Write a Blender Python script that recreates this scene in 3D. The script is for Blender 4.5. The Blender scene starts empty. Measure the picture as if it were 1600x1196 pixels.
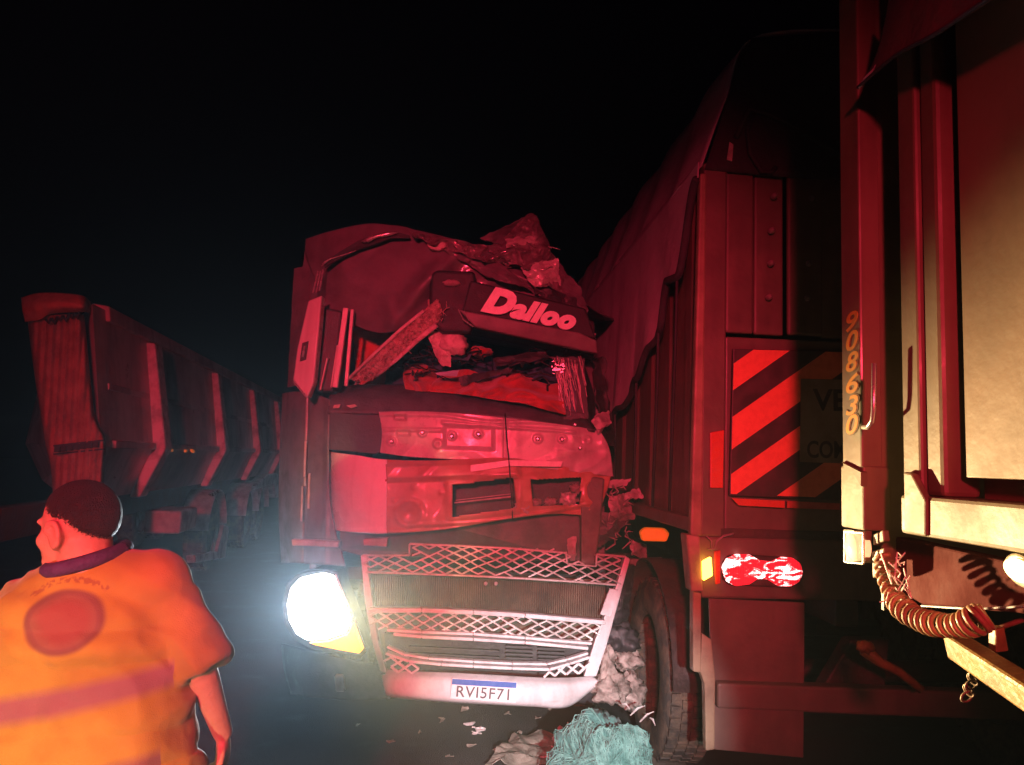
import bpy, bmesh, math, random
from mathutils import Vector, Matrix, noise

rnd = random.Random(7)
scene = bpy.context.scene
C = scene.collection
R = math.radians

# ------------------------------------------------------------------ camera
F = 1200.0
cam_data = bpy.data.cameras.new('camera')
cam = bpy.data.objects.new('camera', cam_data)
C.objects.link(cam)
CAM_LOC = Vector((0, 0, 1.75))
CAM_R = Matrix.Rotation(R(90 + 5.8), 3, 'X') @ Matrix.Rotation(R(2.0), 3, 'Z')
cam.matrix_world = Matrix.Translation(CAM_LOC) @ CAM_R.to_4x4()
cam_data.sensor_width = 36
cam_data.lens = 36 * F / 1600
cam_data.clip_start = 0.05
cam_data.clip_end = 1000
scene.camera = cam

# ------------------------------------------------------------------ night sky
world = bpy.data.worlds.new('World')
scene.world = world
world.use_nodes = True
wn = world.node_tree
bg = wn.nodes['Background']
sky = wn.nodes.new('ShaderNodeTexSky')
sky.sky_type = 'NISHITA'
sky.sun_disc = False
sky.sun_elevation = R(-5)
sky.sun_rotation = R(200)
sky.air_density = 1.0
sky.dust_density = 0.2
sky.ozone_density = 4.0
wn.links.new(sky.outputs['Color'], bg.inputs['Color'])
bg.inputs['Strength'].default_value = 0.06

# ------------------------------------------------------------------ exposure
scene.view_settings.view_transform = 'Standard'
scene.view_settings.look = 'None'
scene.view_settings.exposure = 0.0
scene.view_settings.gamma = 1.0
scene.view_settings.use_curve_mapping = False
scene.cycles.use_denoising = True
scene.cycles.max_bounces = 6
scene.cycles.diffuse_bounces = 3
scene.cycles.glossy_bounces = 3
scene.cycles.transmission_bounces = 5
scene.cycles.volume_bounces = 0
scene.cycles.sample_clamp_indirect = 4


def spot(name, loc, target, power, color, size, blend, radius=0.06, sx=1.0):
    d = bpy.data.lights.new(name, 'SPOT')
    d.energy = power
    d.color = color
    d.spot_size = R(size)
    d.spot_blend = blend
    d.shadow_soft_size = radius
    o = bpy.data.objects.new(name, d)
    C.objects.link(o)
    o.location = loc
    v = Vector(target) - Vector(loc)
    o.rotation_euler = v.to_track_quat('-Z', 'Y').to_euler()
    o.scale = (sx, 1, 1)
    return o


# emergency vehicle standing behind the photographer: red beacon and a head lamp; a hand torch by the camera
spot('beacon_light', (-0.6, -4.0, 2.9), (-0.95, 4.8, 1.5), 3700, (1.0, 0.034, 0.08), 36, 1.0, 0.16, 1.4)
spot('torch_light', (0.42, -1.0, 1.80), (0.34, 4.5, 0.32), 2000, (0.86, 0.97, 1.0), 19, 0.9, 0.03)
spot('vehicle_headlight', (-1.25, -3.2, 0.95), (-1.15, 1.8, 1.0), 1200, (1.0, 0.80, 0.42), 16, 1.0, 0.06)

# ------------------------------------------------------------------ pixel helpers (layout only)


def ray(u, v):
    d = CAM_R @ Vector(((u - 800) / F, -(v - 598) / F, -1))
    return d


def P(u, v, Y):
    d = ray(u, v)
    return CAM_LOC + d * (Y / d.y)


def on_plane(u, v, O, n):
    d = ray(u, v)
    t = (O - CAM_LOC).dot(n) / d.dot(n)
    return CAM_LOC + d * t


# ------------------------------------------------------------------ materials
MATS = {}


def mat(name, col, rough=0.5, metal=0.0, col2=None, scale=6.0, bump=0.0, bscale=60.0, coat=0.0,
        emit=None, estr=0.0, spec=0.5, alpha=1.0, trans=0.0, scratch=0.0, mixlo=0.42, mixhi=0.66, rvar=0.15, sheen=0.0):
    if name in MATS:
        return MATS[name]
    m = bpy.data.materials.new(name)
    m.use_nodes = True
    nt = m.node_tree
    b = nt.nodes['Principled BSDF']
    b.inputs['Base Color'].default_value = (*col, 1)
    b.inputs['Roughness'].default_value = rough
    b.inputs['Metallic'].default_value = metal
    b.inputs['Specular IOR Level'].default_value = spec
    b.inputs['Coat Weight'].default_value = coat
    b.inputs['Coat Roughness'].default_value = 0.12
    b.inputs['Alpha'].default_value = alpha
    b.inputs['Transmission Weight'].default_value = trans
    b.inputs['Sheen Weight'].default_value = sheen
    if emit:
        b.inputs['Emission Color'].default_value = (*emit, 1)
        b.inputs['Emission Strength'].default_value = estr
    tc = nt.nodes.new('ShaderNodeTexCoord')
    n1 = nt.nodes.new('ShaderNodeTexNoise')
    n1.inputs['Scale'].default_value = scale
    n1.inputs['Detail'].default_value = 7
    n1.inputs['Roughness'].default_value = 0.62
    nt.links.new(tc.outputs['Object'], n1.inputs['Vector'])
    if col2:
        mr = nt.nodes.new('ShaderNodeMapRange')
        mr.inputs['From Min'].default_value = mixlo
        mr.inputs['From Max'].default_value = mixhi
        nt.links.new(n1.outputs['Fac'], mr.inputs['Value'])
        mx = nt.nodes.new('ShaderNodeMix')
        mx.data_type = 'RGBA'
        mx.inputs['A'].default_value = (*col, 1)
        mx.inputs['B'].default_value = (*col2, 1)
        nt.links.new(mr.outputs['Result'], mx.inputs['Factor'])
        last = mx.outputs['Result']
        if scratch > 0:
            for sc_, colr, lo_, amt in (((9, 9, 1.3), (0.05, 0.035, 0.03), 0.50, 0.45), ((4, 4, 19), (0.03, 0.022, 0.02), 0.66, 0.6), ((34, 34, 30), (0.03, 0.022, 0.02), 0.68, 0.8)):
                mp = nt.nodes.new('ShaderNodeMapping')
                mp.inputs['Scale'].default_value = sc_
                mp.inputs['Rotation'].default_value = (0.12, 0.3 if sc_[0] > 5 else -0.5, 0.08)
                nt.links.new(tc.outputs['Object'], mp.inputs['Vector'])
                n3 = nt.nodes.new('ShaderNodeTexNoise')
                n3.inputs['Scale'].default_value = 1.0
                n3.inputs['Detail'].default_value = 4
                nt.links.new(mp.outputs['Vector'], n3.inputs['Vector'])
                m3 = nt.nodes.new('ShaderNodeMapRange')
                m3.inputs['From Min'].default_value = lo_
                m3.inputs['From Max'].default_value = lo_ + 0.16
                m3.inputs['To Max'].default_value = scratch * amt
                nt.links.new(n3.outputs['Fac'], m3.inputs['Value'])
                x3 = nt.nodes.new('ShaderNodeMix')
                x3.data_type = 'RGBA'
                nt.links.new(m3.outputs['Result'], x3.inputs['Factor'])
                nt.links.new(last, x3.inputs['A'])
                x3.inputs['B'].default_value = (*colr, 1)
                last = x3.outputs['Result']
        nt.links.new(last, b.inputs['Base Color'])
    rr = nt.nodes.new('ShaderNodeMapRange')
    rr.inputs['From Min'].default_value = 0.3
    rr.inputs['From Max'].default_value = 0.7
    rr.inputs['To Min'].default_value = max(0.02, rough - rvar)
    rr.inputs['To Max'].default_value = min(1.0, rough + rvar)
    nt.links.new(n1.outputs['Fac'], rr.inputs['Value'])
    nt.links.new(rr.outputs['Result'], b.inputs['Roughness'])
    if bump > 0:
        n2 = nt.nodes.new('ShaderNodeTexNoise')
        n2.inputs['Scale'].default_value = bscale
        n2.inputs['Detail'].default_value = 5
        nt.links.new(tc.outputs['Object'], n2.inputs['Vector'])
        bp = nt.nodes.new('ShaderNodeBump')
        bp.inputs['Strength'].default_value = bump
        bp.inputs['Distance'].default_value = 0.02
        nt.links.new(n2.outputs['Fac'], bp.inputs['Height'])
        nt.links.new(bp.outputs['Normal'], b.inputs['Normal'])
    MATS[name] = m
    return m


M = dict(
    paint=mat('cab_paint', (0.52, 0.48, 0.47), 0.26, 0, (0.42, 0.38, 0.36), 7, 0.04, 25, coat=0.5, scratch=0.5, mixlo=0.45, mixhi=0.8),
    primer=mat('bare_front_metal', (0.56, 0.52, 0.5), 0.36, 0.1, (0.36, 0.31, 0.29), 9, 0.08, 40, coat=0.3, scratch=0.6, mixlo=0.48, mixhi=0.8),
    upper=mat('dirty_dimmed_cab_paint', (0.15, 0.12, 0.14), 0.42, 0, (0.09, 0.07, 0.085), 5, 0.10, 35, coat=0.25, scratch=0.5),  # dirty paint, darkened further for the beam fading towards the roof
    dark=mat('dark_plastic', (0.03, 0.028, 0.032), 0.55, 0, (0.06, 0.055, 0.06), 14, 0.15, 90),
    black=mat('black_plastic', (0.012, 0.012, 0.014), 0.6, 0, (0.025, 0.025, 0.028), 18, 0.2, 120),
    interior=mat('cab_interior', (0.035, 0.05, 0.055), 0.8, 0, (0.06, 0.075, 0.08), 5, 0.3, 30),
    teal=mat('teal_fabric', (0.04, 0.13, 0.16), 0.8, 0, (0.02, 0.06, 0.075), 8, 0.4, 40),
    dash=mat('grey_dashboard', (0.10, 0.09, 0.11), 0.6, 0, (0.06, 0.055, 0.065), 8, 0.25, 60),
    redcloth=mat('red_cloth', (0.48, 0.06, 0.06), 0.85, 0, (0.26, 0.03, 0.03), 7, 0.4, 50, sheen=0.3),
    torn=mat('torn_foam', (0.55, 0.42, 0.36), 0.9, 0, (0.22, 0.15, 0.13), 30, 0.9, 90),
    pale=mat('pale_lining', (0.62, 0.52, 0.50), 0.75, 0, (0.36, 0.28, 0.27), 16, 0.5, 60),
    chrome=mat('bright_trim', (0.75, 0.74, 0.74), 0.25, 0.7, (0.5, 0.48, 0.47), 12, 0.05, 60),
    bumper=mat('white_bumper', (0.74, 0.75, 0.76), 0.35, 0, (0.52, 0.51, 0.5), 7, 0.06, 50, coat=0.3, scratch=0.4, mixlo=0.5, mixhi=0.8),
    mesh=mat('silver_mesh', (0.62, 0.60, 0.58), 0.4, 0.25, (0.36, 0.33, 0.31), 14, 0.1, 70),
    radiator=mat('radiator_core', (0.13, 0.09, 0.055), 0.6, 0.3, (0.045, 0.035, 0.03), 5, 0.2, 60),
    orange=mat('orange_reflective', (0.95, 0.24, 0.13), 0.45, 0, (0.85, 0.19, 0.10), 30, 0.05, 80),
    white=mat('white_reflective', (0.86, 0.84, 0.82), 0.45, 0, (0.74, 0.7, 0.68), 30, 0.05, 80),
    plate=mat('plate_white', (0.82, 0.82, 0.83), 0.4, 0, (0.7, 0.7, 0.7), 30),
    blue=mat('plate_blue', (0.03, 0.09, 0.38), 0.4, 0, (0.05, 0.12, 0.42), 30),
    ink=mat('plate_letter', (0.10, 0.07, 0.08), 0.5),
    glass=mat('cracked_glass', (0.8, 0.85, 0.86), 0.18, 0, alpha=0.07, spec=0.6),
    shard=mat('glass_crumb_threads', (0.5, 0.42, 0.4), 0.3, 0, (0.3, 0.25, 0.24), 40),
    rubber=mat('tyre_rubber', (0.05, 0.045, 0.04), 0.85, 0, (0.16, 0.12, 0.08), 10, 0.5, 60),
    rim=mat('steel_rim', (0.3, 0.29, 0.28), 0.45, 0.6, (0.18, 0.13, 0.1), 8, 0.2, 50),
    chassis=mat('chassis_steel', (0.05, 0.04, 0.04), 0.6, 0.1, (0.10, 0.06, 0.05), 6, 0.3, 40),
    tipper=mat('tipper_paint', (0.145, 0.11, 0.09), 0.45, 0, (0.20, 0.145, 0.115), 3.5, 0.12, 30, coat=0.1, scratch=0.5),
    tipedge=mat('warm_lit_edge_paint', (0.34, 0.28, 0.18), 0.5, 0, (0.2, 0.15, 0.1), 6, 0.15, 40),  # tipper paint lightened and yellowed for the warm lamplight on its edges
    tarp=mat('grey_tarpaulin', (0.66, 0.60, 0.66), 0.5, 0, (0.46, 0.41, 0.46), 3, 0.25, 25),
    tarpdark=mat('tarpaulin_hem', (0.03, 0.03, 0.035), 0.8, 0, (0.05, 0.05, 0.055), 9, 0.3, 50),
    cream=mat('cream_trailer_paint', (0.185, 0.145, 0.09), 0.5, 0, (0.14, 0.10, 0.055), 3.2, 0.08, 30, coat=0.1, scratch=0.55),
    creamdirty=mat('cream_panel_paint', (0.24, 0.165, 0.10), 0.5, 0, (0.16, 0.105, 0.055), 2.2, 0.1, 22, coat=0.1, scratch=0.4),
    signdark=mat('sign_dark_stripe', (0.05, 0.035, 0.04), 0.45, 0, (0.08, 0.05, 0.055), 12),
    signplate=mat('sign_plate', (0.30, 0.24, 0.2), 0.5, 0, (0.2, 0.15, 0.12), 7),
    redref=mat('red_reflector', (0.72, 0.06, 0.05), 0.3, 0, (0.6, 0.04, 0.04), 30, 0.1, 200, coat=0.5),
    amber=mat('glowing_amber_reflector', (0.85, 0.32, 0.03), 0.35, 0, (0.7, 0.22, 0.02), 20, 0.1, 150, emit=(1.0, 0.22, 0.01), estr=0.25),  # returned lamplight put in as a faint glow of its own
    number=mat('number_decal', (0.60, 0.28, 0.04), 0.5, 0, (0.45, 0.2, 0.03), 20),
    numberink=mat('number_outline', (0.16, 0.11, 0.05), 0.6),
    trailer=mat('dark_trailer_panel', (0.60, 0.38, 0.40), 0.4, 0, (0.32, 0.19, 0.2), 1.2, 0.15, 20, coat=0.15, scratch=0.6),
    post=mat('trailer_post_paint', (0.66, 0.55, 0.56), 0.5, 0, (0.28, 0.22, 0.22), 6, 0.15, 40),
    endcloth=mat('rust_red_end_cover', (0.34, 0.13, 0.10), 0.75, 0, (0.2, 0.07, 0.055), 5, 0.35, 30),
    fender=mat('mudguard_plastic', (0.42, 0.33, 0.34), 0.5, 0, (0.2, 0.15, 0.15), 6, 0.1, 40),
    hose=mat('coiled_hose', (0.34, 0.19, 0.10), 0.5, 0, (0.2, 0.10, 0.05), 12, 0.1, 60),
    yellow=mat('yellow_drawbar', (0.30, 0.18, 0.05), 0.5, 0, (0.17, 0.09, 0.025), 9, 0.3, 40),
    chain=mat('chain_steel', (0.3, 0.22, 0.15), 0.55, 0.5, (0.15, 0.1, 0.07), 20),
    net=mat('green_net', (0.09, 0.26, 0.23), 0.8, 0, (0.03, 0.10, 0.09), 9, 0.8, 45, sheen=0.2),
    thread=mat('green_net_thread', (0.20, 0.42, 0.37), 0.7, 0, (0.08, 0.22, 0.19), 14),
    sheet=mat('grey_plastic_sheet', (0.30, 0.27, 0.22), 0.5, 0, (0.18, 0.16, 0.13), 7, 0.6, 22),
    paper=mat('white_scrap', (0.75, 0.73, 0.7), 0.6, 0, (0.55, 0.52, 0.5), 14, 0.3, 50),
    sack=mat('torn_pale_plastic', (0.42, 0.36, 0.32), 0.6, 0, (0.12, 0.095, 0.08), 10, 0.7, 32),
    slab=mat('grey_rubber_mat', (0.20, 0.18, 0.15), 0.7, 0, (0.13, 0.115, 0.095), 12, 0.5, 60),
    brown=mat('orange_brown_rag', (0.6, 0.30, 0.08), 0.8, 0, (0.4, 0.18, 0.05), 12, 0.6, 50),
    skin=mat('skin', (0.52, 0.31, 0.23), 0.55, 0, (0.44, 0.25, 0.18), 9, 0.15, 120),
    hair=mat('short_dark_hair', (0.018, 0.012, 0.01), 0.7, 0, (0.035, 0.024, 0.02), 60, 0.8, 260),
    trouser=mat('navy_trousers', (0.025, 0.025, 0.045), 0.85, 0, (0.04, 0.04, 0.06), 10, 0.5, 60),
    collar=mat('purple_collar', (0.07, 0.035, 0.14), 0.8, 0, (0.05, 0.025, 0.1), 10, 0.4, 60),
    shoe=mat('black_boot', (0.02, 0.02, 0.02), 0.5, 0, (0.03, 0.03, 0.03), 20),
    lampglass=mat('lit_headlamp', (0.9, 0.92, 0.95), 0.3, 0, emit=(0.93, 0.97, 1.0), estr=6.0),
    lampamber=mat('lit_indicator', (0.9, 0.6, 0.2), 0.3, 0, emit=(1.0, 0.40, 0.03), estr=1.9),
    tailred=mat('lit_tail_lamp', (0.8, 0.05, 0.05), 0.3, 0, emit=(1.0, 0.03, 0.06), estr=1.1),
    tailamber=mat('tail_side_lamp', (0.9, 0.5, 0.1), 0.3, 0, emit=(1.0, 0.50, 0.05), estr=9.0),
    sidelamp=mat('lit_side_lamp', (0.9, 0.7, 0.4), 0.3, 0, emit=(1.0, 0.66, 0.22), estr=7.0),
    lens=mat('clear_round_lens', (0.9, 0.82, 0.55), 0.3, 0, (0.8, 0.68, 0.4), 20, coat=0.5, emit=(1.0, 0.72, 0.32), estr=0.9),
)

# lit tail lamp lens: bulb glare breaking up in the ribbed red lens
_m = M['tailred']
_nt = _m.node_tree
_b = _nt.nodes['Principled BSDF']
_tc = _nt.nodes.new('ShaderNodeTexCoord')
_mp = _nt.nodes.new('ShaderNodeMapping')
_mp.inputs['Scale'].default_value = (13, 13, 34)
_nt.links.new(_tc.outputs['Object'], _mp.inputs['Vector'])
_n = _nt.nodes.new('ShaderNodeTexNoise')
_n.inputs['Scale'].default_value = 1.0
_n.inputs['Detail'].default_value = 5
_n.inputs['Distortion'].default_value = 1.2
_nt.links.new(_mp.outputs['Vector'], _n.inputs['Vector'])
_wv = _nt.nodes.new('ShaderNodeTexWave')
_wv.bands_direction = 'X'
_wv.inputs['Scale'].default_value = 26
_nt.links.new(_tc.outputs['Object'], _wv.inputs['Vector'])
_r = _nt.nodes.new('ShaderNodeMapRange')
_r.inputs['From Min'].default_value = 0.50
_r.inputs['From Max'].default_value = 0.66
_nt.links.new(_n.outputs['Fac'], _r.inputs['Value'])
_x = _nt.nodes.new('ShaderNodeMix')
_x.data_type = 'RGBA'
_x.inputs['A'].default_value = (1.0, 0.012, 0.03, 1)
_x.inputs['B'].default_value = (7.0, 4.2, 4.0, 1)
_nt.links.new(_r.outputs['Result'], _x.inputs['Factor'])
_mm = _nt.nodes.new('ShaderNodeMapRange')
_mm.inputs['To Min'].default_value = 0.55
_mm.inputs['To Max'].default_value = 1.25
_nt.links.new(_wv.outputs['Fac'], _mm.inputs['Value'])
_nt.links.new(_x.outputs['Result'], _b.inputs['Emission Color'])
_nt.links.new(_mm.outputs['Result'], _b.inputs['Emission Strength'])

# ------------------------------------------------------------------ mesh helpers


class MB:
    def __init__(self):
        self.v, self.f = [], []

    def add(self, vs, fs):
        k = len(self.v)
        self.v += [Vector(p) for p in vs]
        self.f += [tuple(i + k for i in f) for f in fs]
        return self

    def prism(self, pts, vec):
        pts = [Vector(p) for p in pts]
        vec = Vector(vec)
        n = len(pts)
        self.add(pts + [p + vec for p in pts],
                 [tuple(range(n)), tuple(range(2 * n - 1, n - 1, -1))] +
                 [(i, i + n, (i + 1) % n + n, (i + 1) % n) for i in range(n)])
        return self

    def box(self, c, sx, sy, sz, ax=None):
        c = Vector(c)
        ax = ax or (Vector((1, 0, 0)), Vector((0, 1, 0)), Vector((0, 0, 1)))
        vs = []
        for k in (-1, 1):
            for j in (-1, 1):
                for i in (-1, 1):
                    vs.append(c + ax[0] * (i * sx / 2) + ax[1] * (j * sy / 2) + ax[2] * (k * sz / 2))
        self.add(vs, [(0, 2, 3, 1), (4, 5, 7, 6), (0, 1, 5, 4), (2, 6, 7, 3), (0, 4, 6, 2), (1, 3, 7, 5)])
        return self

    def bar(self, p, q, w, t, up=Vector((0, 1, 0))):
        """a bar from p to q, w across, t along 'up'"""
        p, q = Vector(p), Vector(q)
        a = (q - p).normalized()
        s = a.cross(up)
        if s.length < 1e-4:
            s = a.cross(Vector((1, 0, 0)))
        s.normalize()
        n = s.cross(a).normalized()
        return self.box((p + q) / 2, (q - p).length, w, t, (a, s, n))

    def tube(self, pts, r, n=8, caps=True):
        pts = [Vector(p) for p in pts]
        rs = r if isinstance(r, (list, tuple)) else [r] * len(pts)
        prev = None
        rings = []
        for i, p in enumerate(pts):
            t = (pts[min(i + 1, len(pts) - 1)] - pts[max(i - 1, 0)])
            if t.length < 1e-7:
                t = Vector((0, 0, 1))
            t.normalize()
            if prev is None:
                x = t.orthogonal().normalized()
            else:
                x = prev - t * prev.dot(t)
                if x.length < 1e-5:
                    x = t.orthogonal()
                x.normalize()
            prev = x
            y = t.cross(x)
            rings.append([p + (x * math.cos(2 * math.pi * k / n) + y * math.sin(2 * math.pi * k / n)) * rs[i] for k in range(n)])
        vs = [v for rg in rings for v in rg]
        fs = []
        for i in range(len(pts) - 1):
            for k in range(n):
                fs.append((i * n + k, i * n + (k + 1) % n, (i + 1) * n + (k + 1) % n, (i + 1) * n + k))
        if caps:
            fs.append(tuple(range(n - 1, -1, -1)))
            fs.append(tuple((len(pts) - 1) * n + k for k in range(n)))
        return self.add(vs, fs)

    def lathe(self, c, axis, prof, n=32):
        """prof: list of (along axis, radius)"""
        c, axis = Vector(c), Vector(axis).normalized()
        x = axis.orthogonal().normalized()
        y = axis.cross(x)
        vs = []
        for (h, r) in prof:
            for k in range(n):
                a = 2 * math.pi * k / n
                vs.append(c + axis * h + (x * math.cos(a) + y * math.sin(a)) * r)
        fs = []
        for i in range(len(prof) - 1):
            for k in range(n):
                fs.append((i * n + k, i * n + (k + 1) % n, (i + 1) * n + (k + 1) % n, (i + 1) * n + k))
        return self.add(vs, fs)

    def build(self, name, m, parent=None, smooth=False, bevel=0.0, solid=0.0, seg=2, label=None, kind=None):
        me = bpy.data.meshes.new(name)
        c = Vector((0, 0, 0))
        if self.v:
            lo = Vector((min(v.x for v in self.v), min(v.y for v in self.v), min(v.z for v in self.v)))
            hi = Vector((max(v.x for v in self.v), max(v.y for v in self.v), max(v.z for v in self.v)))
            c = (lo + hi) / 2
        me.from_pydata([v - c for v in self.v], [], self.f)
        bm = bmesh.new()
        bm.from_mesh(me)
        bmesh.ops.recalc_face_normals(bm, faces=bm.faces)
        bm.to_mesh(me)
        bm.free()
        me.materials.append(M[m] if isinstance(m, str) else m)
        if smooth:
            me.polygons.foreach_set('use_smooth', [True] * len(me.polygons))
        o = bpy.data.objects.new(name, me)
        C.objects.link(o)
        place(o, c, parent)
        if solid:
            md = o.modifiers.new('solid', 'SOLIDIFY')
            md.thickness = solid
            md.offset = 0
        if bevel:
            md = o.modifiers.new('bevel', 'BEVEL')
            md.width = bevel
            md.segments = seg
            md.limit_method = 'ANGLE'
        if label:
            o['label'] = label
        if kind:
            o['kind'] = kind
        return o


def place(o, c, parent):
    if parent is not None:
        root = parent
        off = Vector((0, 0, 0))
        while root is not None:
            off += root.location
            root = root.parent
        o.parent = parent
        o.location = Vector(c) - off
    else:
        o.location = c


def thing(name, label, cat, loc, group=None):
    o = bpy.data.objects.new(name, None)
    o.empty_display_size = 0.2
    C.objects.link(o)
    o.location = loc
    o['label'] = label
    o['category'] = cat
    if group:
        o['group'] = group
    return o


def tag(o, label, cat, group=None):
    o['label'] = label
    o['category'] = cat
    if group:
        o['group'] = group
    return o


def cr(p0, p1, p2, p3, t):
    return [0.5 * ((2 * b) + (-a + c) * t + (2 * a - 5 * b + 4 * c - d) * t * t + (-a + 3 * b - 3 * c + d) * t ** 3)
            for a, b, c, d in zip(p0, p1, p2, p3)]


def crline(pts, t):
    """catmull-rom through the list, t in 0..1"""
    n = len(pts) - 1
    x = min(max(t, 0), 1) * n
    i = min(int(x), n - 1)
    e0 = pts[i - 1] if i > 0 else [2 * a - b for a, b in zip(pts[0], pts[1])]
    e3 = pts[i + 2] if i + 2 <= n else [2 * a - b for a, b in zip(pts[n], pts[n - 1])]
    return cr(e0, pts[i], pts[i + 1], e3, x - i)


def patch(rows, nu, nv, to3d, disp=None, hole=None, mb=None):
    """rows: grid of control tuples; to3d maps an interpolated tuple to a point"""
    mb = mb or MB()
    cols = []
    for j in range(nv + 1):
        line = []
        ctrl = None
        for i in range(nu + 1):
            line.append(None)
        cols.append(line)
    for i in range(nu + 1):
        s = i / nu
        colpts = [crline(r, s) for r in rows]
        for j in range(nv + 1):
            cols[j][i] = crline(colpts, j / nv) if len(colpts) > 1 else colpts[0]
    vs, fs = [], []
    for j in range(nv + 1):
        for i in range(nu + 1):
            t = list(cols[j][i])
            if disp:
                t[2] -= disp(t[0], t[1])
            vs.append(to3d(*t))
    w = nu + 1
    for j in range(nv):
        for i in range(nu):
            if hole:
                a, b = cols[j][i], cols[j + 1][i + 1]
                if hole((a[0] + b[0]) / 2, (a[1] + b[1]) / 2):
                    continue
            fs.append((j * w + i, j * w + i + 1, (j + 1) * w + i + 1, (j + 1) * w + i))
    return mb.add(vs, fs)


def nz(x, y, z=0.0, s=1.0):
    return noise.noise(Vector((x * s, y * s, z)))


def ridged(x, y, z=0.0, s=1.0):
    return 1 - abs(noise.noise(Vector((x * s, y * s, z)))) * 2


def inpoly(u, v, poly):
    r = False
    n = len(poly)
    for i in range(n):
        x1, y1 = poly[i]
        x2, y2 = poly[(i + 1) % n]
        if (y1 > v) != (y2 > v) and u < (x2 - x1) * (v - y1) / (y2 - y1) + x1:
            r = not r
    return r


def rrect(u, v, cu, cv, hw, hh, slope=0.0, soft=5.0):
    """1 inside a rounded rectangle, 0 outside, soft edge in pixels"""
    v = v - slope * (u - cu)
    d = max(abs(u - cu) - hw, abs(v - cv) - hh)
    return min(1, max(0, 0.5 - d / soft))


def text_mesh(body, size, extrude=0.003, shear=0.0, bold=0.0, space=1.0):
    cu = bpy.data.curves.new('text', 'FONT')
    cu.body = body
    cu.size = size
    cu.extrude = extrude
    cu.shear = shear
    cu.offset = bold
    cu.space_character = space
    cu.resolution_u = 4
    o = bpy.data.objects.new('text_tmp', cu)
    C.objects.link(o)
    dg = bpy.context.evaluated_depsgraph_get()
    dg.update()
    me = bpy.data.meshes.new_from_object(o.evaluated_get(dg))
    bpy.data.objects.remove(o)
    vs = [v.co.copy() for v in me.vertices]
    fs = [tuple(p.vertices) for p in me.polygons]
    bpy.data.meshes.remove(me)
    return vs, fs


def text_on(name, body, p0, ex, ey, width, height, m, parent, extrude=0.003, shear=0.0, bold=0.0, space=1.0):
    """lay text with lower left at p0, ex = reading direction, ey = up; fit to width x height"""
    vs, fs = text_mesh(body, 1.0, 0.0, shear, bold, space)
    x0, x1 = min(v.x for v in vs), max(v.x for v in vs)
    y0, y1 = min(v.y for v in vs), max(v.y for v in vs)
    ex, ey = Vector(ex).normalized(), Vector(ey).normalized()
    en = ex.cross(ey).normalized()
    base = [Vector(p0) + ex * ((v.x - x0) / (x1 - x0) * width) + ey * ((v.y - y0) / (y1 - y0) * height) for v in vs]
    mb = MB()
    mb.add([p + en * extrude for p in base], fs)
    # side walls
    edge = {}
    for f in fs:
        for a, b in zip(f, f[1:] + f[:1]):
            k = (min(a, b), max(a, b))
            edge[k] = edge.get(k, 0) + 1
    k0 = len(mb.v)
    mb.v += base
    for (a, b), c in edge.items():
        if c == 1:
            mb.f.append((a, b, b + k0, a + k0))
    return mb.build(name, m, parent)


X, Y_, Z = Vector((1, 0, 0)), Vector((0, 1, 0)), Vector((0, 0, 1))

# ================================================================== GROUND
gv, gf = [], []
gx = [-90, -40, -18, -9] + [-6 + i * 0.25 for i in range(49)] + [9, 18, 40, 90]
gy = [-14, -8, -3, 0] + [2 + i * 0.25 for i in range(45)] + [16, 24, 45, 90]
for y in gy:
    for x in gx:
        z = 0.012 * nz(x, y, 3, 0.5) if (abs(x) < 8 and 1 < y < 14) else 0
        gv.append((x, y, z - 0.008))
w = len(gx)
for j in range(len(gy) - 1):
    for i in range(w - 1):
        gf.append((j * w + i, j * w + i + 1, (j + 1) * w + i + 1, (j + 1) * w + i))
gmb = MB().add(gv, gf)
gm = mat('asphalt', (0.055, 0.05, 0.05), 0.75, 0, (0.09, 0.08, 0.075), 2.5, 0.8, 140, rvar=0.2)
ground = gmb.build('ground', gm, None, smooth=True)
ground['kind'] = 'structure'

# ================================================================== CRASHED TRUCK
TY = 4.72


def CV(u):
    return 0.13 * ((u - 745) / 300.0) ** 2


def T(u, v, dy=0.0):
    return P(u, v, TY + CV(u) + dy)


def quad(mb, pts, dy, thick):
    """pixel polygon on the cab front at offset dy, extruded back"""
    mb.prism([T(u, v, dy) for u, v in pts], (0, thick, 0))
    return mb


truck = thing('crashed_truck', 'wrecked truck cab with torn roof, smashed windscreen and one glaring headlamp', 'truck',
              (-0.2, 5.9, 0))

# --- cab shell: back wall, side wall, floor, engine block (the dark inside)
mb = MB()
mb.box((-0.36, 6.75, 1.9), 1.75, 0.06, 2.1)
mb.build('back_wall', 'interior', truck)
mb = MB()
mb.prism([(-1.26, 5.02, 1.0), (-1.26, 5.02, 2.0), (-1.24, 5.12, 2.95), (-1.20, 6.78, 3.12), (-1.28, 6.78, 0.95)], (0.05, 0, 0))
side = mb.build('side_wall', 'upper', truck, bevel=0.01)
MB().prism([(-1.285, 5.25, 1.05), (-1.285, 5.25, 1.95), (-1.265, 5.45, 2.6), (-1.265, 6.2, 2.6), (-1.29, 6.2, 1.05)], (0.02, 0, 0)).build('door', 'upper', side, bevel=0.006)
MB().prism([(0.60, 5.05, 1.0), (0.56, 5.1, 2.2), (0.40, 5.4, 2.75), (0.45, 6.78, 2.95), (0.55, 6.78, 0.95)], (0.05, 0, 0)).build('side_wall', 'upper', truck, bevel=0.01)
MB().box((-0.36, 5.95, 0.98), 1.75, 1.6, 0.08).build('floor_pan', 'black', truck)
mb = MB()
mb.box((-0.15, 5.75, 0.62), 1.3, 1.2, 0.6)
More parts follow.
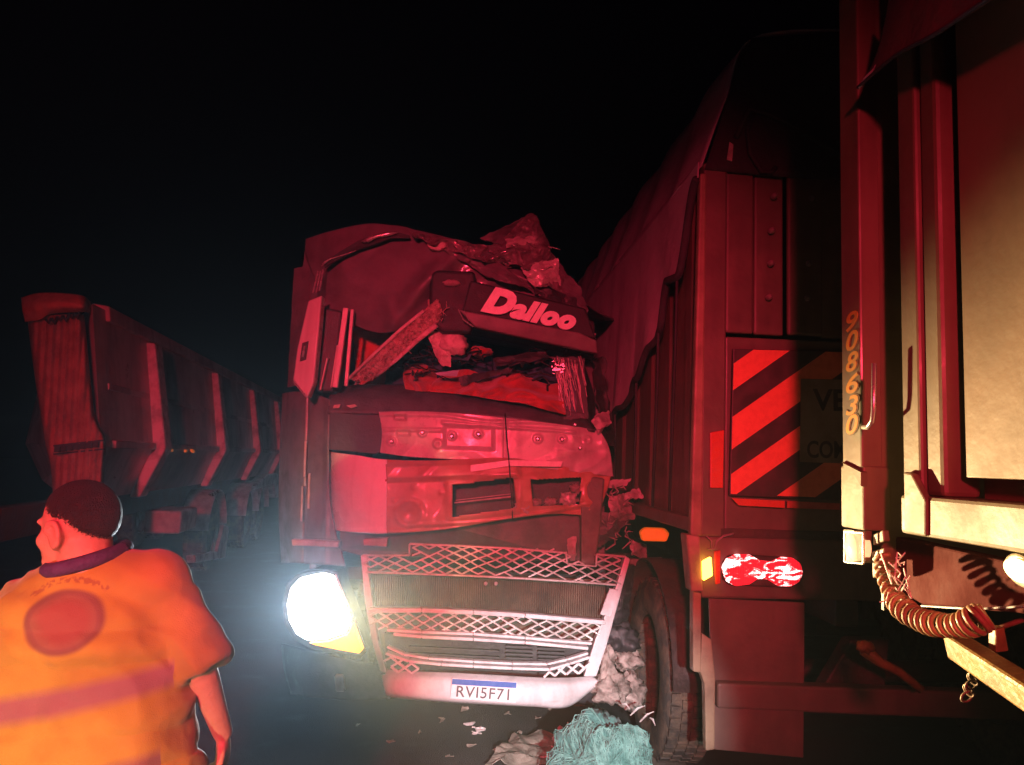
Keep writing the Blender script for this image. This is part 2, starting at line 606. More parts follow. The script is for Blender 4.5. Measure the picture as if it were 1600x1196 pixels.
mb.box((-0.62, 6.4, 0.62), 0.09, 3.0, 0.26)
mb.box((0.32, 6.4, 0.62), 0.09, 3.0, 0.26)
mb.build('chassis_frame', 'chassis', truck, bevel=0.02)


def wheel(parent, c, axis, r=0.52, w=0.28, tread=True, lug=46):
    c, axis = Vector(c), Vector(axis).normalized()
    h = w / 2
    o = thing_part('wheel', c, parent)
    prof = [(-h * 0.8, r * 0.58), (-h, r * 0.66), (-h, r * 0.86), (-h * 0.86, r * 0.965), (-h * 0.5, r * 0.985), (0, r * 0.99), (h * 0.5, r * 0.985),
            (h * 0.86, r * 0.965), (h, r * 0.86), (h, r * 0.66), (h * 0.8, r * 0.58)]
    MB().lathe(c, axis, prof, 48).build('tyre', 'rubber', o, smooth=True)
    if tread:
        t = MB()
        x = axis.orthogonal().normalized()
        y = axis.cross(x)
        for k in range(lug):
            for j, off in enumerate((-0.66, -0.22, 0.22, 0.66)):
                a = 2 * math.pi * (k + (0.5 if j % 2 else 0)) / lug
                rad = x * math.cos(a) + y * math.sin(a)
                tan = axis.cross(rad)
                t.box(c + axis * (off * h) + rad * (r * 0.985), w * 0.19, 2 * math.pi * r / lug * 0.72, 0.026, (axis, tan, rad))
        t.build('tread', 'rubber', o)
    prof = [(-h * 0.8, r * 0.575), (-h * 0.3, r * 0.54), (-h * 0.25, r * 0.3), (-h * 0.55, r * 0.28), (-h * 0.55, 0.001)]
    MB().lathe(c, axis, prof, 32).build('rim', 'rim', o, smooth=True)
    return o


def thing_part(name, c, parent):
    o = bpy.data.objects.new(name, None)
    o.empty_display_size = 0.1
    C.objects.link(o)
    place(o, c, parent)
    return o


wheel(truck, (-1.08, 5.85, 0.50), (-1, 0, 0), 0.5, 0.3, lug=30)
wheel(truck, (0.52, 5.85, 0.50), (1, 0, 0), 0.5, 0.3, lug=30)

# --- roof (seen edge-on from below) and crumpled upper front
def roof3d(x, y, z):
    return Vector((x, y, z))


rows = [[(-1.2, 6.8, 3.12), (-0.7, 6.8, 3.18), (-0.1, 6.8, 3.12), (0.5, 6.8, 3.02), (0.85, 6.8, 2.95)],
        [(-1.22, 5.9, 3.14), (-0.7, 5.9, 3.22), (-0.1, 5.9, 3.1), (0.45, 5.9, 2.95), (0.8, 5.9, 2.85)],
        [tuple(T(478, 376, .22)), tuple(T(585, 352, .10)), tuple(T(700, 376, .06)), tuple(T(810, 412, .12)), tuple(T(905, 470, .25))]]
mb = patch(rows, 60, 40, lambda a, b, c: Vector((a, b, c + 0.02 * nz(a, b, 1, 4))))
mb.build('roof', 'upper', truck, smooth=True, solid=0.012)


def d_upper(u, v):
    d = 0.03 * nz(u, v, 0, 1 / 90) + 0.022 * max(0, ridged(u * .7 + v * .6, v * .8 - u * .5, 4, 1 / 70) - 0.45)
    # pressed fold running down to the visor
    x = (u - 660) * 0.62 + (v - 445) * 0.78
    d += 0.11 * math.exp(-(x / 14) ** 2) * (1 if 600 < u < 720 else 0.0) * math.exp(-((u - 668) / 34) ** 2)
    d += 0.03 * math.exp(-((u - 640 + (v - 480) * 0.9) / 13) ** 2) * math.exp(-((v - 480) / 26) ** 2)
    if u > 700:
        d += 0.05 * (ridged(u, v, 7, 1 / 55) - 0.5) * min(1, (u - 700) / 80)
    return d


rows = [[(478, 374, .24), (520, 361, .15), (580, 350, .10), (640, 358, .07), (700, 372, .05), (770, 392, .08), (850, 425, .14), (912, 470, .25)],
        [(478, 398, .22), (522, 385, .10), (585, 372, .06), (640, 378, .04), (700, 392, .02), (770, 412, .05), (850, 440, .12), (915, 482, .25)],
        [(492, 440, .17), (535, 430, .06), (590, 420, .02), (640, 420, .00), (690, 425, .02), (760, 440, .07), (840, 462, .13), (918, 500, .25)],
        [(500, 478, .12), (540, 480, .05), (590, 490, .02), (640, 492, .02), (690, 470, .06), (760, 470, .10), (840, 490, .16), (925, 520, .26)],
        [(520, 492, .14), (548, 506, .08), (590, 520, .05), (630, 515, .07), (690, 500, .12), (760, 500, .16), (840, 515, .2), (930, 545, .3)]]
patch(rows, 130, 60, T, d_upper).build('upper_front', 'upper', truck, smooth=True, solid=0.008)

# dark open seam along the roof edge with bright torn lip
mb = MB()
seam = [(505, 412), (530, 394), (560, 376), (590, 366), (625, 364), (640, 368)]
lo = [(640, 372), (610, 372), (585, 382), (560, 390), (535, 402), (507, 418)]
quad(mb, seam + lo, -0.045, 0.02)
mb.build('torn_seam', 'black', truck)
mb = MB()
mb.tube([T(565, 378, -.07), T(575, 375, -.085), T(590, 369, -.07), T(606, 366, -.075), T(622, 364, -.06)], [0.006, 0.016, 0.012, 0.014, 0.004], 6)
mb.tube([T(502, 416, -.06), T(508, 410, -.065), T(516, 405, -.06), T(545, 396, -.06), T(556, 392, -.06)], [0.004, 0.008, 0.004, 0.003, 0.002], 6)
mb.build('torn_edge', 'chrome', truck, smooth=True)
mb = MB()
for k, (a, b) in enumerate([((497, 424), (489, 458)), ((501, 424), (494, 458)), ((505, 421), (499, 455))]):
    mb.bar(T(*a, -0.02), T(*b, -0.06), 0.008, 0.006)
mb.build('trim_strip', 'chrome', truck)
# roof marker lamp and its broken neighbour
mb = MB()
quad(mb, [(667, 378), (672, 374), (690, 374), (697, 379), (696, 386), (688, 391), (674, 390), (668, 385)], -0.05, 0.05)
mb.build('roof_marker_lamp', 'pale', truck, bevel=0.012, seg=3)
mb = MB()
quad(mb, [(702, 380), (715, 378), (724, 381), (722, 389), (708, 387)], -0.035, 0.04)
mb.build('roof_marker_lamp', 'fender', truck, bevel=0.008)


def shard(name, pts, m, parent, thick=0.01, crumple=0.03, seed=0, n=10, to3d=T):
    """a bent, crumpled sheet: quad of 4 control points (u, v, dy)"""
    a, b, c, d = pts
    mid = lambda p, q, k=0.5: tuple(x + (y - x) * k for x, y in zip(p, q))
    rows = [[a, mid(a, b), b], [mid(a, d), mid(mid(a, d), mid(b, c)), mid(b, c)], [d, mid(d, c), c]]
    rows[1][1] = (rows[1][1][0], rows[1][1][1], rows[1][1][2] + crumple * nz(seed, seed * 2.3, 1.7) * 2)
    f = lambda u, v: crumple * (1.5 * (ridged(u * .8 + v * .5, v - u * .3, seed, 1 / 42) - 0.4) + 0.12 * nz(u, v, seed + 3, 1 / 9))
    jit = min(5.0, crumple * 100)
    t3 = lambda u, v, d: to3d(u + jit * (nz(u, v, seed + .5, 1 / 13) + .6 * nz(u, v, seed, 1 / 5)), v + jit * (nz(u, v, seed + 7.5, 1 / 13) + .6 * nz(u, v, seed + 4, 1 / 5)), d)
    n = max(n, 16)
    return patch(rows, n, n, t3, f).build(name, m, parent, smooth=False, solid=thick)


# torn roof skin standing up at the right and the crumpled header below it
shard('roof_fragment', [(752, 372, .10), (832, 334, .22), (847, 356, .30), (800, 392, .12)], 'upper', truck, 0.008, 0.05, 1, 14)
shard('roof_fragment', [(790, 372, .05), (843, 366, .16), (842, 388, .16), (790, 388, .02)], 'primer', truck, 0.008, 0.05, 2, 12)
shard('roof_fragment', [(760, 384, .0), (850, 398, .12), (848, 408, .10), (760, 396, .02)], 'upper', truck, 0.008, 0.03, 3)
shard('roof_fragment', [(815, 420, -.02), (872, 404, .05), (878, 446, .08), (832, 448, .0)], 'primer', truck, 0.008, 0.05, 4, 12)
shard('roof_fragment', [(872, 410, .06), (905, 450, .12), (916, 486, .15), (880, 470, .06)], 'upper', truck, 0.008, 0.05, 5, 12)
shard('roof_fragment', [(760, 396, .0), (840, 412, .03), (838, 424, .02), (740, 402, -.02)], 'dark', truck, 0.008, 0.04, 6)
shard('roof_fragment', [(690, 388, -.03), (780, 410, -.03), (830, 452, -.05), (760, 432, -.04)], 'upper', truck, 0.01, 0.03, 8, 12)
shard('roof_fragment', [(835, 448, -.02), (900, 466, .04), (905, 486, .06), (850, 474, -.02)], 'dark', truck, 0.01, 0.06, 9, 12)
def d_roofedge(u, v):
    a = 0.11 * (ridged(u * .9 + v * .4, v * 1.2 - u * .2, 3.3, 1 / 38) - 0.5)
    return a + 0.03 * (ridged(u, v, 8.1, 1 / 13) - 0.5)


def t_roofedge(u, v, d):
    k = 5 * nz(u, v, 2.2, 1 / 17)
    return T(u + k, v + 5 * nz(u, v, 9.2, 1 / 15), d)


rows = [[(640, 362, .0), (700, 372, .0), (750, 384, .02), (785, 374, .10), (812, 346, .18), (832, 334, .22), (846, 358, .22), (862, 398, .16), (890, 436, .16), (918, 486, .2)],
        [(645, 368, -.02), (702, 382, -.03), (752, 394, -.03), (790, 388, .02), (815, 376, .08), (832, 378, .10), (846, 396, .08), (862, 424, .06), (890, 458, .10), (916, 496, .16)],
        [(650, 373, -.02), (704, 392, -.05), (756, 408, -.07), (795, 414, -.05), (816, 416, -.02), (832, 426, .0), (846, 436, .0), (862, 450, .02), (888, 474, .06), (912, 506, .14)]]
patch(rows, 170, 44, t_roofedge, d_roofedge).build('crumpled_roof_edge', mat('bare_torn_metal', (0.30, 0.25, 0.26), 0.35, 0.3, (0.16, 0.12, 0.13), 12, 0.15, 60, scratch=0.6), truck, smooth=False, solid=0.004)
mb = MB()
for k in range(9):
    u0, v0 = 770 + rnd.random() * 90, 378 + rnd.random() * 60
    pts = [T(u0 + i * rnd.uniform(3, 9), v0 + rnd.uniform(-4, 4), -0.03 - 0.01 * rnd.random()) for i in range(4)]
    mb.tube(pts, [0.004, 0.006, 0.004, 0.002], 5)
mb.build('torn_wiring', 'chrome', truck, smooth=True, kind='stuff')

# --- left door mirror (folded flat against the pillar), pillars
mb = MB()
mb.prism([P(481, 470, 4.62), P(503, 461, 4.62), P(498, 520, 4.62), P(490, 598, 4.62), P(480, 622, 4.62), P(457, 594, 4.62), P(464, 545, 4.62)], (0.0, 0.10, 0))
mirror = mb.build('mirror_housing', 'paint', truck, bevel=0.012, seg=3)
mb = MB()
mb.prism([P(472, 536, 4.612), P(482, 533, 4.612), P(478, 562, 4.612), P(468, 565, 4.612)], (0, 0.02, 0))
slot = mb.build('mirror_slot', 'black', mirror, bevel=0.003)
MB().tube([P(476, 541, 4.605), P(473, 558, 4.605)], 0.006, 6).build('mirror_bracket', 'chrome', mirror)
MB().tube([P(459, 597, 4.61), P(479, 621, 4.61)], 0.006, 6).build('mirror_rim', 'chrome', mirror)

mb = MB()
mb.prism([P(505, 480, 4.78), P(535, 486, 4.78), P(520, 612, 4.78), P(494, 612, 4.78)], (0, 0.25, 0))
mb.build('door_frame', 'dark', truck, bevel=0.015)
mb = MB()
for k, (a, b, wd) in enumerate([((541, 482), (524, 606), .034), ((551, 484), (541, 604), .022), ((528, 540), (518, 606), .012), ((512, 560), (501, 610), .010), ((533, 566), (527, 604), .010)]):
    mb.bar(P(*a, 4.74), P(*b, 4.74), wd, 0.03)
mb.build('door_pillar', 'primer', truck, bevel=0.004)
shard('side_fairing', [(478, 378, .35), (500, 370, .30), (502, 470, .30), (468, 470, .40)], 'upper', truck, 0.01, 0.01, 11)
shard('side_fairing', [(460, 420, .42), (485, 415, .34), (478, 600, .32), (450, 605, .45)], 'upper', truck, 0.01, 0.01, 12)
# torn diagonal windscreen pillar with shredded foam
rows = [[(545, 592, .03), (585, 555, -.02), (625, 518, -.06), (660, 488, -.09), (684, 468, -.10)],
        [(560, 596, .02), (598, 562, -.05), (636, 526, -.09), (668, 500, -.12), (688, 480, -.12)],
        [(585, 590, .03), (612, 568, -.02), (646, 540, -.06), (676, 514, -.09), (690, 494, -.10)]]
patch(rows, 90, 26, T, lambda u, v: 0.014 * ridged(u, v, 2, 1 / 5) + 0.012 * nz(u, v, 5, 1 / 2.5)).build('torn_pillar', 'torn', truck, solid=0.015)
mb = MB()
mb.tube([T(543, 594, -.01), T(585, 553, -.06), T(625, 516, -.10), T(662, 486, -.13)], 0.011, 7)
mb.tube([T(588, 588, -.01), T(620, 562, -.06), T(652, 532, -.09), T(682, 508, -.13)], [0.010, 0.012, 0.016, 0.018], 7)
mb.build('pillar_edge', 'pale', truck, smooth=True)
mb = MB()
for k in range(70):
    s = rnd.random()
    u0, v0 = 548 + s * 136, 596 - s * 116
    u0 += rnd.uniform(-2, 26) * (1 - .3 * s)
    v0 += rnd.uniform(-2, 12)
    p = T(u0, v0, -0.10 * s - 0.02)
    q = p + Vector((rnd.uniform(-.05, .05), rnd.uniform(-.05, .01), rnd.uniform(-.04, .04)))
    mb.tube([p, (p + q) / 2 + Vector((0, -.01, .008)), q], [0.004, 0.0035, 0.0015], 4)
mb.build('foam_shreds', 'torn', truck, kind='stuff')

# --- inside the cab: seats, curtains, heap of red cloth, dash
mb = MB()
rows = [[(548, 508, .5), (580, 500, .6), (640, 500, .7)], [(556, 560, .55), (590, 560, .6), (640, 560, .7)], [(555, 610, .4), (600, 610, .5), (650, 600, .6)]]
patch(rows, 20, 20, T, lambda u, v: 0.03 * nz(u, v, 1, 1 / 20)).build('seat_cover', 'redcloth', truck, smooth=True, solid=0.03)
rows = [[(620, 540, .5), (660, 520, .55), (700, 530, .5), (760, 545, .6)], [(610, 570, .5), (660, 560, .5), (710, 560, .5), (770, 570, .6)], [(600, 605, .4), (660, 600, .4), (720, 600, .45), (780, 600, .5)]]
patch(rows, 30, 20, T, lambda u, v: 0.05 * nz(u, v, 3, 1 / 25)).build('seat_backrest', 'teal', truck, smooth=True, solid=0.05)
rows = [[(770, 560, .5), (830, 560, .6), (900, 575, .6)], [(770, 590, .5), (830, 590, .5), (900, 600, .5)], [(770, 640, .4), (830, 640, .4), (900, 650, .4)]]
patch(rows, 30, 20, T, lambda u, v: 0.05 * nz(u, v, 8, 1 / 25)).build('seat_backrest', 'teal', truck, smooth=True, solid=0.05)
mb = MB()
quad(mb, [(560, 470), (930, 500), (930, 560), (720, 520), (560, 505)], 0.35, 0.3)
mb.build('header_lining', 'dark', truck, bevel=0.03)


def lump(cu, cv, dy, ru, rv, rd, name, m, parent, seed=0, amp=0.35, sc=2.2, to3d=T, n=20):
    c = to3d(cu, cv, dy)
    k = 1.0 / (F / c.y)
    vs, fs = [], []
    a, b, d = ru * k, rd, rv * k
    rings, seg = n // 2 + 2, n + 6
    for j in range(rings + 1):
        th = math.pi * j / rings
        for i in range(seg):
            ph = 2 * math.pi * i / seg
            dr = Vector((math.sin(th) * math.cos(ph), math.sin(th) * math.sin(ph), math.cos(th)))
            s = 1 + amp * (noise.noise(dr * sc + Vector((seed * 3.1, 0, seed))) + 0.5 * (1 - abs(noise.noise(dr * sc * 2.1 + Vector((0, seed * 1.7, 4)))) * 2) - 0.25)
            vs.append(c + Vector((dr.x * a * s, dr.y * b * s, dr.z * d * s)))
    for j in range(rings):
        for i in range(seg):
            fs.append((j * seg + i, j * seg + (i + 1) % seg, (j + 1) * seg + (i + 1) % seg, (j + 1) * seg + i))
    return MB().add(vs, fs).build(name, m, parent, smooth=True)


def folds(u, v):
    a = 0.10 * max(0, 1 - abs(noise.noise(Vector((u / 46 + v / 60, v / 30 - u / 110, 2.2)))) * 3.2)
    return a + 0.025 * noise.noise(Vector((u / 26 - v / 30, v / 20, 6.1)))


rows = [[(690, 588, .34), (730, 578, .36), (770, 592, .34), (800, 580, .32), (850, 600, .30), (872, 600, .30)],
        [(676, 600, .22), (720, 600, .22), (770, 606, .20), (815, 602, .20), (850, 614, .18), (880, 622, .18)],
        [(672, 612, .14), (720, 616, .12), (770, 624, .12), (815, 630, .10), (850, 640, .08), (884, 648, .08)]]
patch(rows, 90, 40, T, folds).build('red_bedding', 'redcloth', truck, smooth=True, solid=0.008)
rows = [[(632, 575, .40), (655, 568, .40), (680, 578, .40)], [(630, 592, .30), (655, 590, .28), (684, 596, .30)], [(634, 610, .22), (660, 612, .20), (690, 612, .22)]]
patch(rows, 40, 30, T, folds).build('red_bedding', 'redcloth', truck, smooth=True, solid=0.008)
lump(752, 550, .35, 16, 8, .08, 'red_bedding', 'redcloth', truck, 7, 0.45, 1.9)
mb = MB()
for k in range(34):
    u0, v0 = 600 + rnd.random() * 270, 535 + rnd.random() * 60
    pts = [T(u0, v0, .12 + .2 * rnd.random())]
    for i in range(5):
        u0 += rnd.uniform(-4, 22)
        v0 += rnd.uniform(-9, 10)
        pts.append(T(u0, v0, .10 + .2 * rnd.random()))
    mb.tube([Vector(crline([list(p) for p in pts], t / 14)) for t in range(15)], rnd.uniform(.003, .008), 5)
mb.build('tangled_wiring', 'black', truck, smooth=True, kind='stuff')
shard('torn_trim', [(770, 560, .2), (850, 548, .25), (860, 560, .25), (775, 572, .2)], 'dark', truck, 0.006, 0.04, 71)
shard('torn_trim', [(600, 560, .25), (660, 530, .22), (668, 545, .22), (606, 580, .25)], 'interior', truck, 0.006, 0.05, 72)
shard('torn_trim', [(715, 590, .12), (800, 574, .2), (802, 582, .2), (720, 600, .12)], 'dark', truck, 0.006, 0.03, 73)
lump(708, 537, .02, 23, 18, .07, 'torn_headliner', 'pale', truck, 31, 0.35, 2.0)
shard('torn_headliner', [(662, 512, -.03), (700, 522, .0), (704, 575, .05), (690, 572, .05)], 'pale', truck, 0.012, 0.03, 13)
shard('torn_headliner', [(672, 470, -.08), (690, 462, -.06), (690, 515, .0), (665, 515, -.05)], 'torn', truck, 0.012, 0.04, 14)
shard('plastic_shard', [(680, 584, .0), (718, 578, .02), (714, 588, .02), (684, 587, .0)], mat('pale_blue_plastic', (0.32, 0.42, 0.5), 0.4), truck, 0.006, 0.01, 15)
shard('plastic_shard', [(706, 556, .1), (738, 552, .14), (732, 564, .14), (706, 562, .1)], 'teal', truck, 0.006, 0.01, 16)
rows = [[(520, 606, .30), (600, 603, .32), (700, 608, .30), (800, 622, .30), (915, 650, .32)],
        [(515, 622, .10), (600, 620, .10), (700, 626, .10), (800, 638, .10), (920, 660, .12)],
        [(512, 646, .02), (595, 647, .01), (700, 648, .01), (800, 655, .01), (930, 674, .02)]]
patch(rows, 60, 16, T, lambda u, v: 0.012 * nz(u, v, 2, 1 / 40)).build('dashboard', 'dash', truck, smooth=True, solid=0.02)
mb = MB()
quad(mb, [(541, 634), (554, 632), (558, 635), (548, 638)], -0.02, 0.02)
mb.build('dash_clip', 'pale', truck)
mb = MB()
quad(mb, [(522, 633), (532, 632), (530, 638), (520, 638)], -0.02, 0.02)
mb.build('dash_clip', 'pale', truck)

# --- sun visor sign board
mb = MB()
quad(mb, [(672, 428), (682, 421), (742, 424), (746, 470), (736, 520), (690, 520), (668, 500)], -0.10, 0.12)
mb.build('visor_mount', 'black', truck, bevel=0.03, seg=3)
lump(706, 443, -.11, 13, 5, .03, 'visor_mount_bracket', 'fender', truck, 41, 0.3)
V0 = [T(735, 438, -.16), T(915, 482, -.10), T(932, 530, -.10), T(722, 486, -.17)]
board = MB().prism(V0, (0, 0.05, 0)).build('visor_board', 'black', truck, bevel=0.012)
lipm = mat('visor_lip_plastic', (0.16, 0.12, 0.13), 0.45, 0, (0.1, 0.08, 0.085), 8, 0.1, 50)
MB().prism([T(716, 484, -.19), T(905, 520, -.12), T(932, 532, -.11), T(934, 553, -.09), T(742, 511, -.16)], (0, 0.06, 0.0)).build('visor_lip', lipm, truck, bevel=0.008)
MB().tube([T(716, 484, -.20), T(724, 500, -.19), T(740, 511, -.175)], 0.004, 6).build('visor_trim', 'chrome', truck)
MB().tube([T(725, 486, -.198), T(733, 502, -.188)], 0.003, 6).build('visor_trim', 'chrome', truck)
p0 = T(750, 487, -0.185)
ex = (T(896, 519, -.125) - p0)
nrm = ex.cross(Z).normalized()
ey = -(ex.normalized().cross(nrm)).normalized()
if ey.z < 0:
    ey = -ey
text_on('visor_letter', 'D', p0, ex, ey, 0.205, 0.165, 'white', truck, 0.012, 0.35, 0.075)
text_on('visor_letter', 'alloo', p0 + ex.normalized() * 0.178, ex, ey, ex.length - 0.175, 0.132, 'white', truck, 0.012, 0.35, 0.07, 1.12)
shard('plastic_shard', [(905, 525, -.05), (930, 522, -.02), (926, 534, -.03), (908, 533, -.05)], 'fender', truck, 0.008, 0.03, 17)

# --- crazed windscreen remnant at the right
mb = MB()
for k in range(42):
    u0 = 866 + rnd.random() * 42
    v0 = 556 + rnd.random() * 20
    v1 = 590 + rnd.random() * 62
    pts = []
    for i in range(6):
        s = i / 5
        pts.append(T(u0 + 10 * s + 4 * nz(k * 3.3, s * 3), v0 + (v1 - v0) * s, 0.06 + 0.04 * nz(k, s * 2, 4)))
    mb.tube(pts, 0.0022, 4)
mb.build('crazed_glass_strands', 'shard', truck, kind='stuff')
shard('windscreen_glass', [(862, 556, .08), (912, 560, .10), (920, 655, .08), (880, 655, .07)], 'glass', truck, 0.006, 0.03, 18, 12)
mb = MB()
for k in range(24):
    p = T(862 + rnd.random() * 22, 560 + rnd.random() * 24, 0.02)
    mb.box(p, rnd.uniform(.006, .02), .006, rnd.uniform(.004, .01))
mb.build('glass_crumbs', 'chrome', truck, kind='stuff')

# --- upper front panel (bared after the bonnet flap came off)
def d_panel(u, v):
    d = 0.003 * nz(u, v, 0, 1 / 40) + 0.016 * max(0, ridged(u * .5 + v * .9, v * .8 - u * .3, 2.5, 1 / 55) - 0.6)
    d -= 0.022 * rrect(u, v, 733, 684, 38, 17, 0.03, 6)
    d += 0.014 * rrect(u, v, 645, 672, 44, 1.5, 0.01, 5)
    d += 0.012 * math.exp(-((v - (648 + 0.075 * max(0, u - 690) + 6 * math.exp(-((u - 760) / 50) ** 2))) / 2.5) ** 2)
    d += 0.012 * math.exp(-((v - (660 + 0.075 * (u - 690))) / 2.2) ** 2) * (1 if 690 < u < 900 else 0)
    d -= 0.03 * rrect(u, v, 625, 652, 9, 4, 0, 4)
    d -= 0.03 * rrect(u, v, 630, 677, 10, 4, 0, 4)
    for cu, cv in ((612, 690), (706, 681), (747, 678), (684, 694), (840, 686), (878, 686), (660, 676), (917, 688), (800, 664)):
        r = math.hypot(u - cu, v - cv)
        d += 0.012 * math.exp(-((r - 5) / 2) ** 2)
    d -= 0.015 * math.exp(-((u - 789) / 1.6) ** 2)
    if u > 860:
        d += 0.025 * (ridged(u, v, 3, 1 / 35) - 0.5) * min(1, (u - 860) / 50)
    return d


rows = [[(592, 644, .0), (640, 643, -.01), (700, 645, -.02), (760, 650, -.02), (830, 658, -.015), (900, 667, .0), (938, 674, .04)],
        [(597, 676, .0), (640, 678, -.01), (700, 680, -.02), (760, 684, -.02), (830, 690, -.015), (900, 696, .0), (952, 702, .05)],
        [(594, 708, .0), (640, 714, -.01), (700, 718, -.02), (760, 722, -.02), (830, 730, -.015), (900, 738, .0), (958, 745, .06)]]
patch(rows, 230, 50, T, d_panel).build('upper_front_panel', 'primer', truck, smooth=True, solid=0.006)
mb = MB()
for cu, cv in ((706, 682), (748, 679), (840, 686), (878, 687), (612, 690), (660, 676), (898, 664), (906, 700)):
    c = T(cu, cv, -.035)
    mb = MB()
    mb.lathe(c, (0, -1, 0), [(0, .012), (.012, .012), (.016, .006), (.016, .0005)], 8)
    mb.build('panel_bolt', 'chrome', truck)
mb = MB()
quad(mb, [(514, 641), (597, 645), (598, 706), (586, 710), (514, 703)], 0.02, 0.04)
mb.build('battery_cover', mat('dark_cover_paint', (0.06, 0.05, 0.065), 0.4, 0, (0.045, 0.04, 0.05), 9, 0.1, 40), truck, bevel=0.008)

# --- lower front panel with two openings, curved left corner
H1 = [(706, 759), (802, 746), (806, 794), (708, 808)]
H2 = [(830, 750), (908, 746), (906, 788), (832, 792)]


def d_low(u, v):
    d = 0.004 * nz(u, v, 6, 1 / 50) + 0.020 * max(0, ridged(u * .6 + v * .9, v * .7 - u * .4, 5.5, 1 / 60) - 0.6)
    # shelf below the bright bar, rounded top lip
    d += 0.030 * rrect(u, v, 660, 737, 150, 12, -0.03, 8) * (1 if u > 560 else 0)
    d += 0.016 * math.exp(-((v - (831 - 0.00042 * max(0, u - 640) ** 2)) / 4) ** 2)
    d += 0.012 * math.exp(-((v - (820 - 0.00042 * max(0, u - 640) ** 2)) / 3) ** 2) * (1 if u > 640 else 0)
    r = math.hypot((u - 640), (v - 802))
    d += 0.014 * math.exp(-((r - 20) / 4) ** 2) - 0.02 * math.exp(-(r / 12) ** 2)
    r = math.hypot((u - 672), (v - 815) * 1.2)
    d += 0.022 * math.exp(-(r / 20) ** 2)
    for hh in (H1, H2):
        cu = sum(p[0] for p in hh) / 4
        cv = sum(p[1] for p in hh) / 4
        d += 0.012 * (rrect(u, v, cu, cv, 58, 32, -0.12, 6))
    for cu, cv in ((602, 765), (647, 762), (616, 782), (690, 770)):
        d += 0.01 * math.exp(-(math.hypot(u - cu, v - cv) / 3.5) ** 2)
    if u > 800:
        d += 0.03 * (ridged(u, v, 9, 1 / 30) - 0.5) * min(1, (u - 800) / 80)
    return d


rows = [[(512, 705, .20), (528, 708, .05), (560, 712, -.03), (600, 718, -.04), (680, 720, -.03), (790, 716, -.02), (870, 728, .0), (955, 742, .06)],
        [(512, 745, .20), (530, 748, .04), (562, 750, -.05), (602, 752, -.06), (690, 748, -.05), (790, 742, -.05), (870, 750, -.02), (950, 762, .06)],
        [(515, 790, .20), (534, 792, .04), (565, 794, -.05), (602, 796, -.06), (690, 792, -.05), (795, 786, -.05), (870, 785, -.02), (940, 790, .05)],
        [(520, 828, .20), (540, 831, .05), (568, 833, -.03), (602, 834, -.04), (690, 828, -.03), (795, 811, -.03), (870, 803, .0), (930, 808, .05)]]
patch(rows, 210, 64, T, d_low, lambda u, v: u < 603 or inpoly(u, v, H1) or inpoly(u, v, H2)).build('lower_front_panel', mat('bare_inner_panel', (0.46, 0.24, 0.17), 0.4, 0, (0.36, 0.17, 0.12), 6, 0.08, 40, coat=0.25, scratch=0.5), truck, smooth=True, solid=0.006)
patch(rows, 210, 64, T, lambda u, v: 0.012 + 0.004 * nz(u, v, 6, 1 / 50) + 0.012 * math.exp(-((v - 831) / 4) ** 2), lambda u, v: u >= 604).build('corner_cover', mat('white_corner_paint', (0.78, 0.72, 0.73), 0.3, 0, (0.66, 0.6, 0.6), 6, 0.03, 25, coat=0.4, scratch=0.3), truck, smooth=True, solid=0.006)
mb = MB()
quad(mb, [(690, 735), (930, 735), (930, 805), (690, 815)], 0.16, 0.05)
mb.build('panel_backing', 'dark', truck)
mb = MB()
mb.bar(T(710, 786, .05), T(800, 776, .05), 0.008, 0.01)
mb.bar(T(712, 782, .06), T(798, 772, .06), 0.004, 0.01)
mb.build('opening_rail', 'fender', truck)
for k, (cu, cv, r) in enumerate([(818, 794, 13), (888, 780, 13), (860, 785, 9), (838, 786, 8), (900, 764, 9)]):
    lump(cu, cv, -.02 if k == 0 else .03, r, r * 0.75, .04, 'crushed_fitting', 'primer' if k < 2 else 'fender', truck, 50 + k, 0.6, 3.0)
mb = MB()
mb.prism([T(735, 727, -.09), T(795, 719, -.10), T(880, 721, -.07), T(877, 730, -.07), T(795, 729, -.10), T(735, 738, -.09)], (0, 0.05, 0))
mb.build('front_step_bar', 'white', truck, bevel=0.004)
MB().tube([T(789, 646, -.045), T(792, 690, -.05), T(796, 730, -.11), T(799, 775, -.07), T(801, 812, -.05)], 0.004, 6).build('hanging_cable', 'black', truck, smooth=True)

# --- dark recess under the panel, right upright beam, clips
mb = MB()
quad(mb, [(530, 822), (700, 820), (905, 795), (912, 880), (560, 868), (530, 860)], 0.10, 0.06)
mb.build('front_crossmember', mat('crossmember_paint', (0.085, 0.07, 0.08), 0.5, 0, (0.05, 0.045, 0.05), 7, 0.15, 40), truck, bevel=0.01)
mb = MB()
quad(mb, [(908, 742), (945, 748), (938, 830), (930, 884), (908, 884)], 0.0, 0.14)
mb.build('upright_beam', mat('beam_paint', (0.16, 0.12, 0.11), 0.5, 0, (0.09, 0.07, 0.065), 8, 0.2, 40), truck, bevel=0.012)
mb = MB()
quad(mb, [(567, 843), (606, 841), (604, 855), (568, 853)], -0.02, 0.05)
mb.build('mounting_bracket', 'fender', truck, bevel=0.004)
shard('torn_bracket', [(888, 842, .0), (902, 838, .0), (898, 878, .0), (884, 872, .0)], 'fender', truck, 0.008, 0.03, 19)

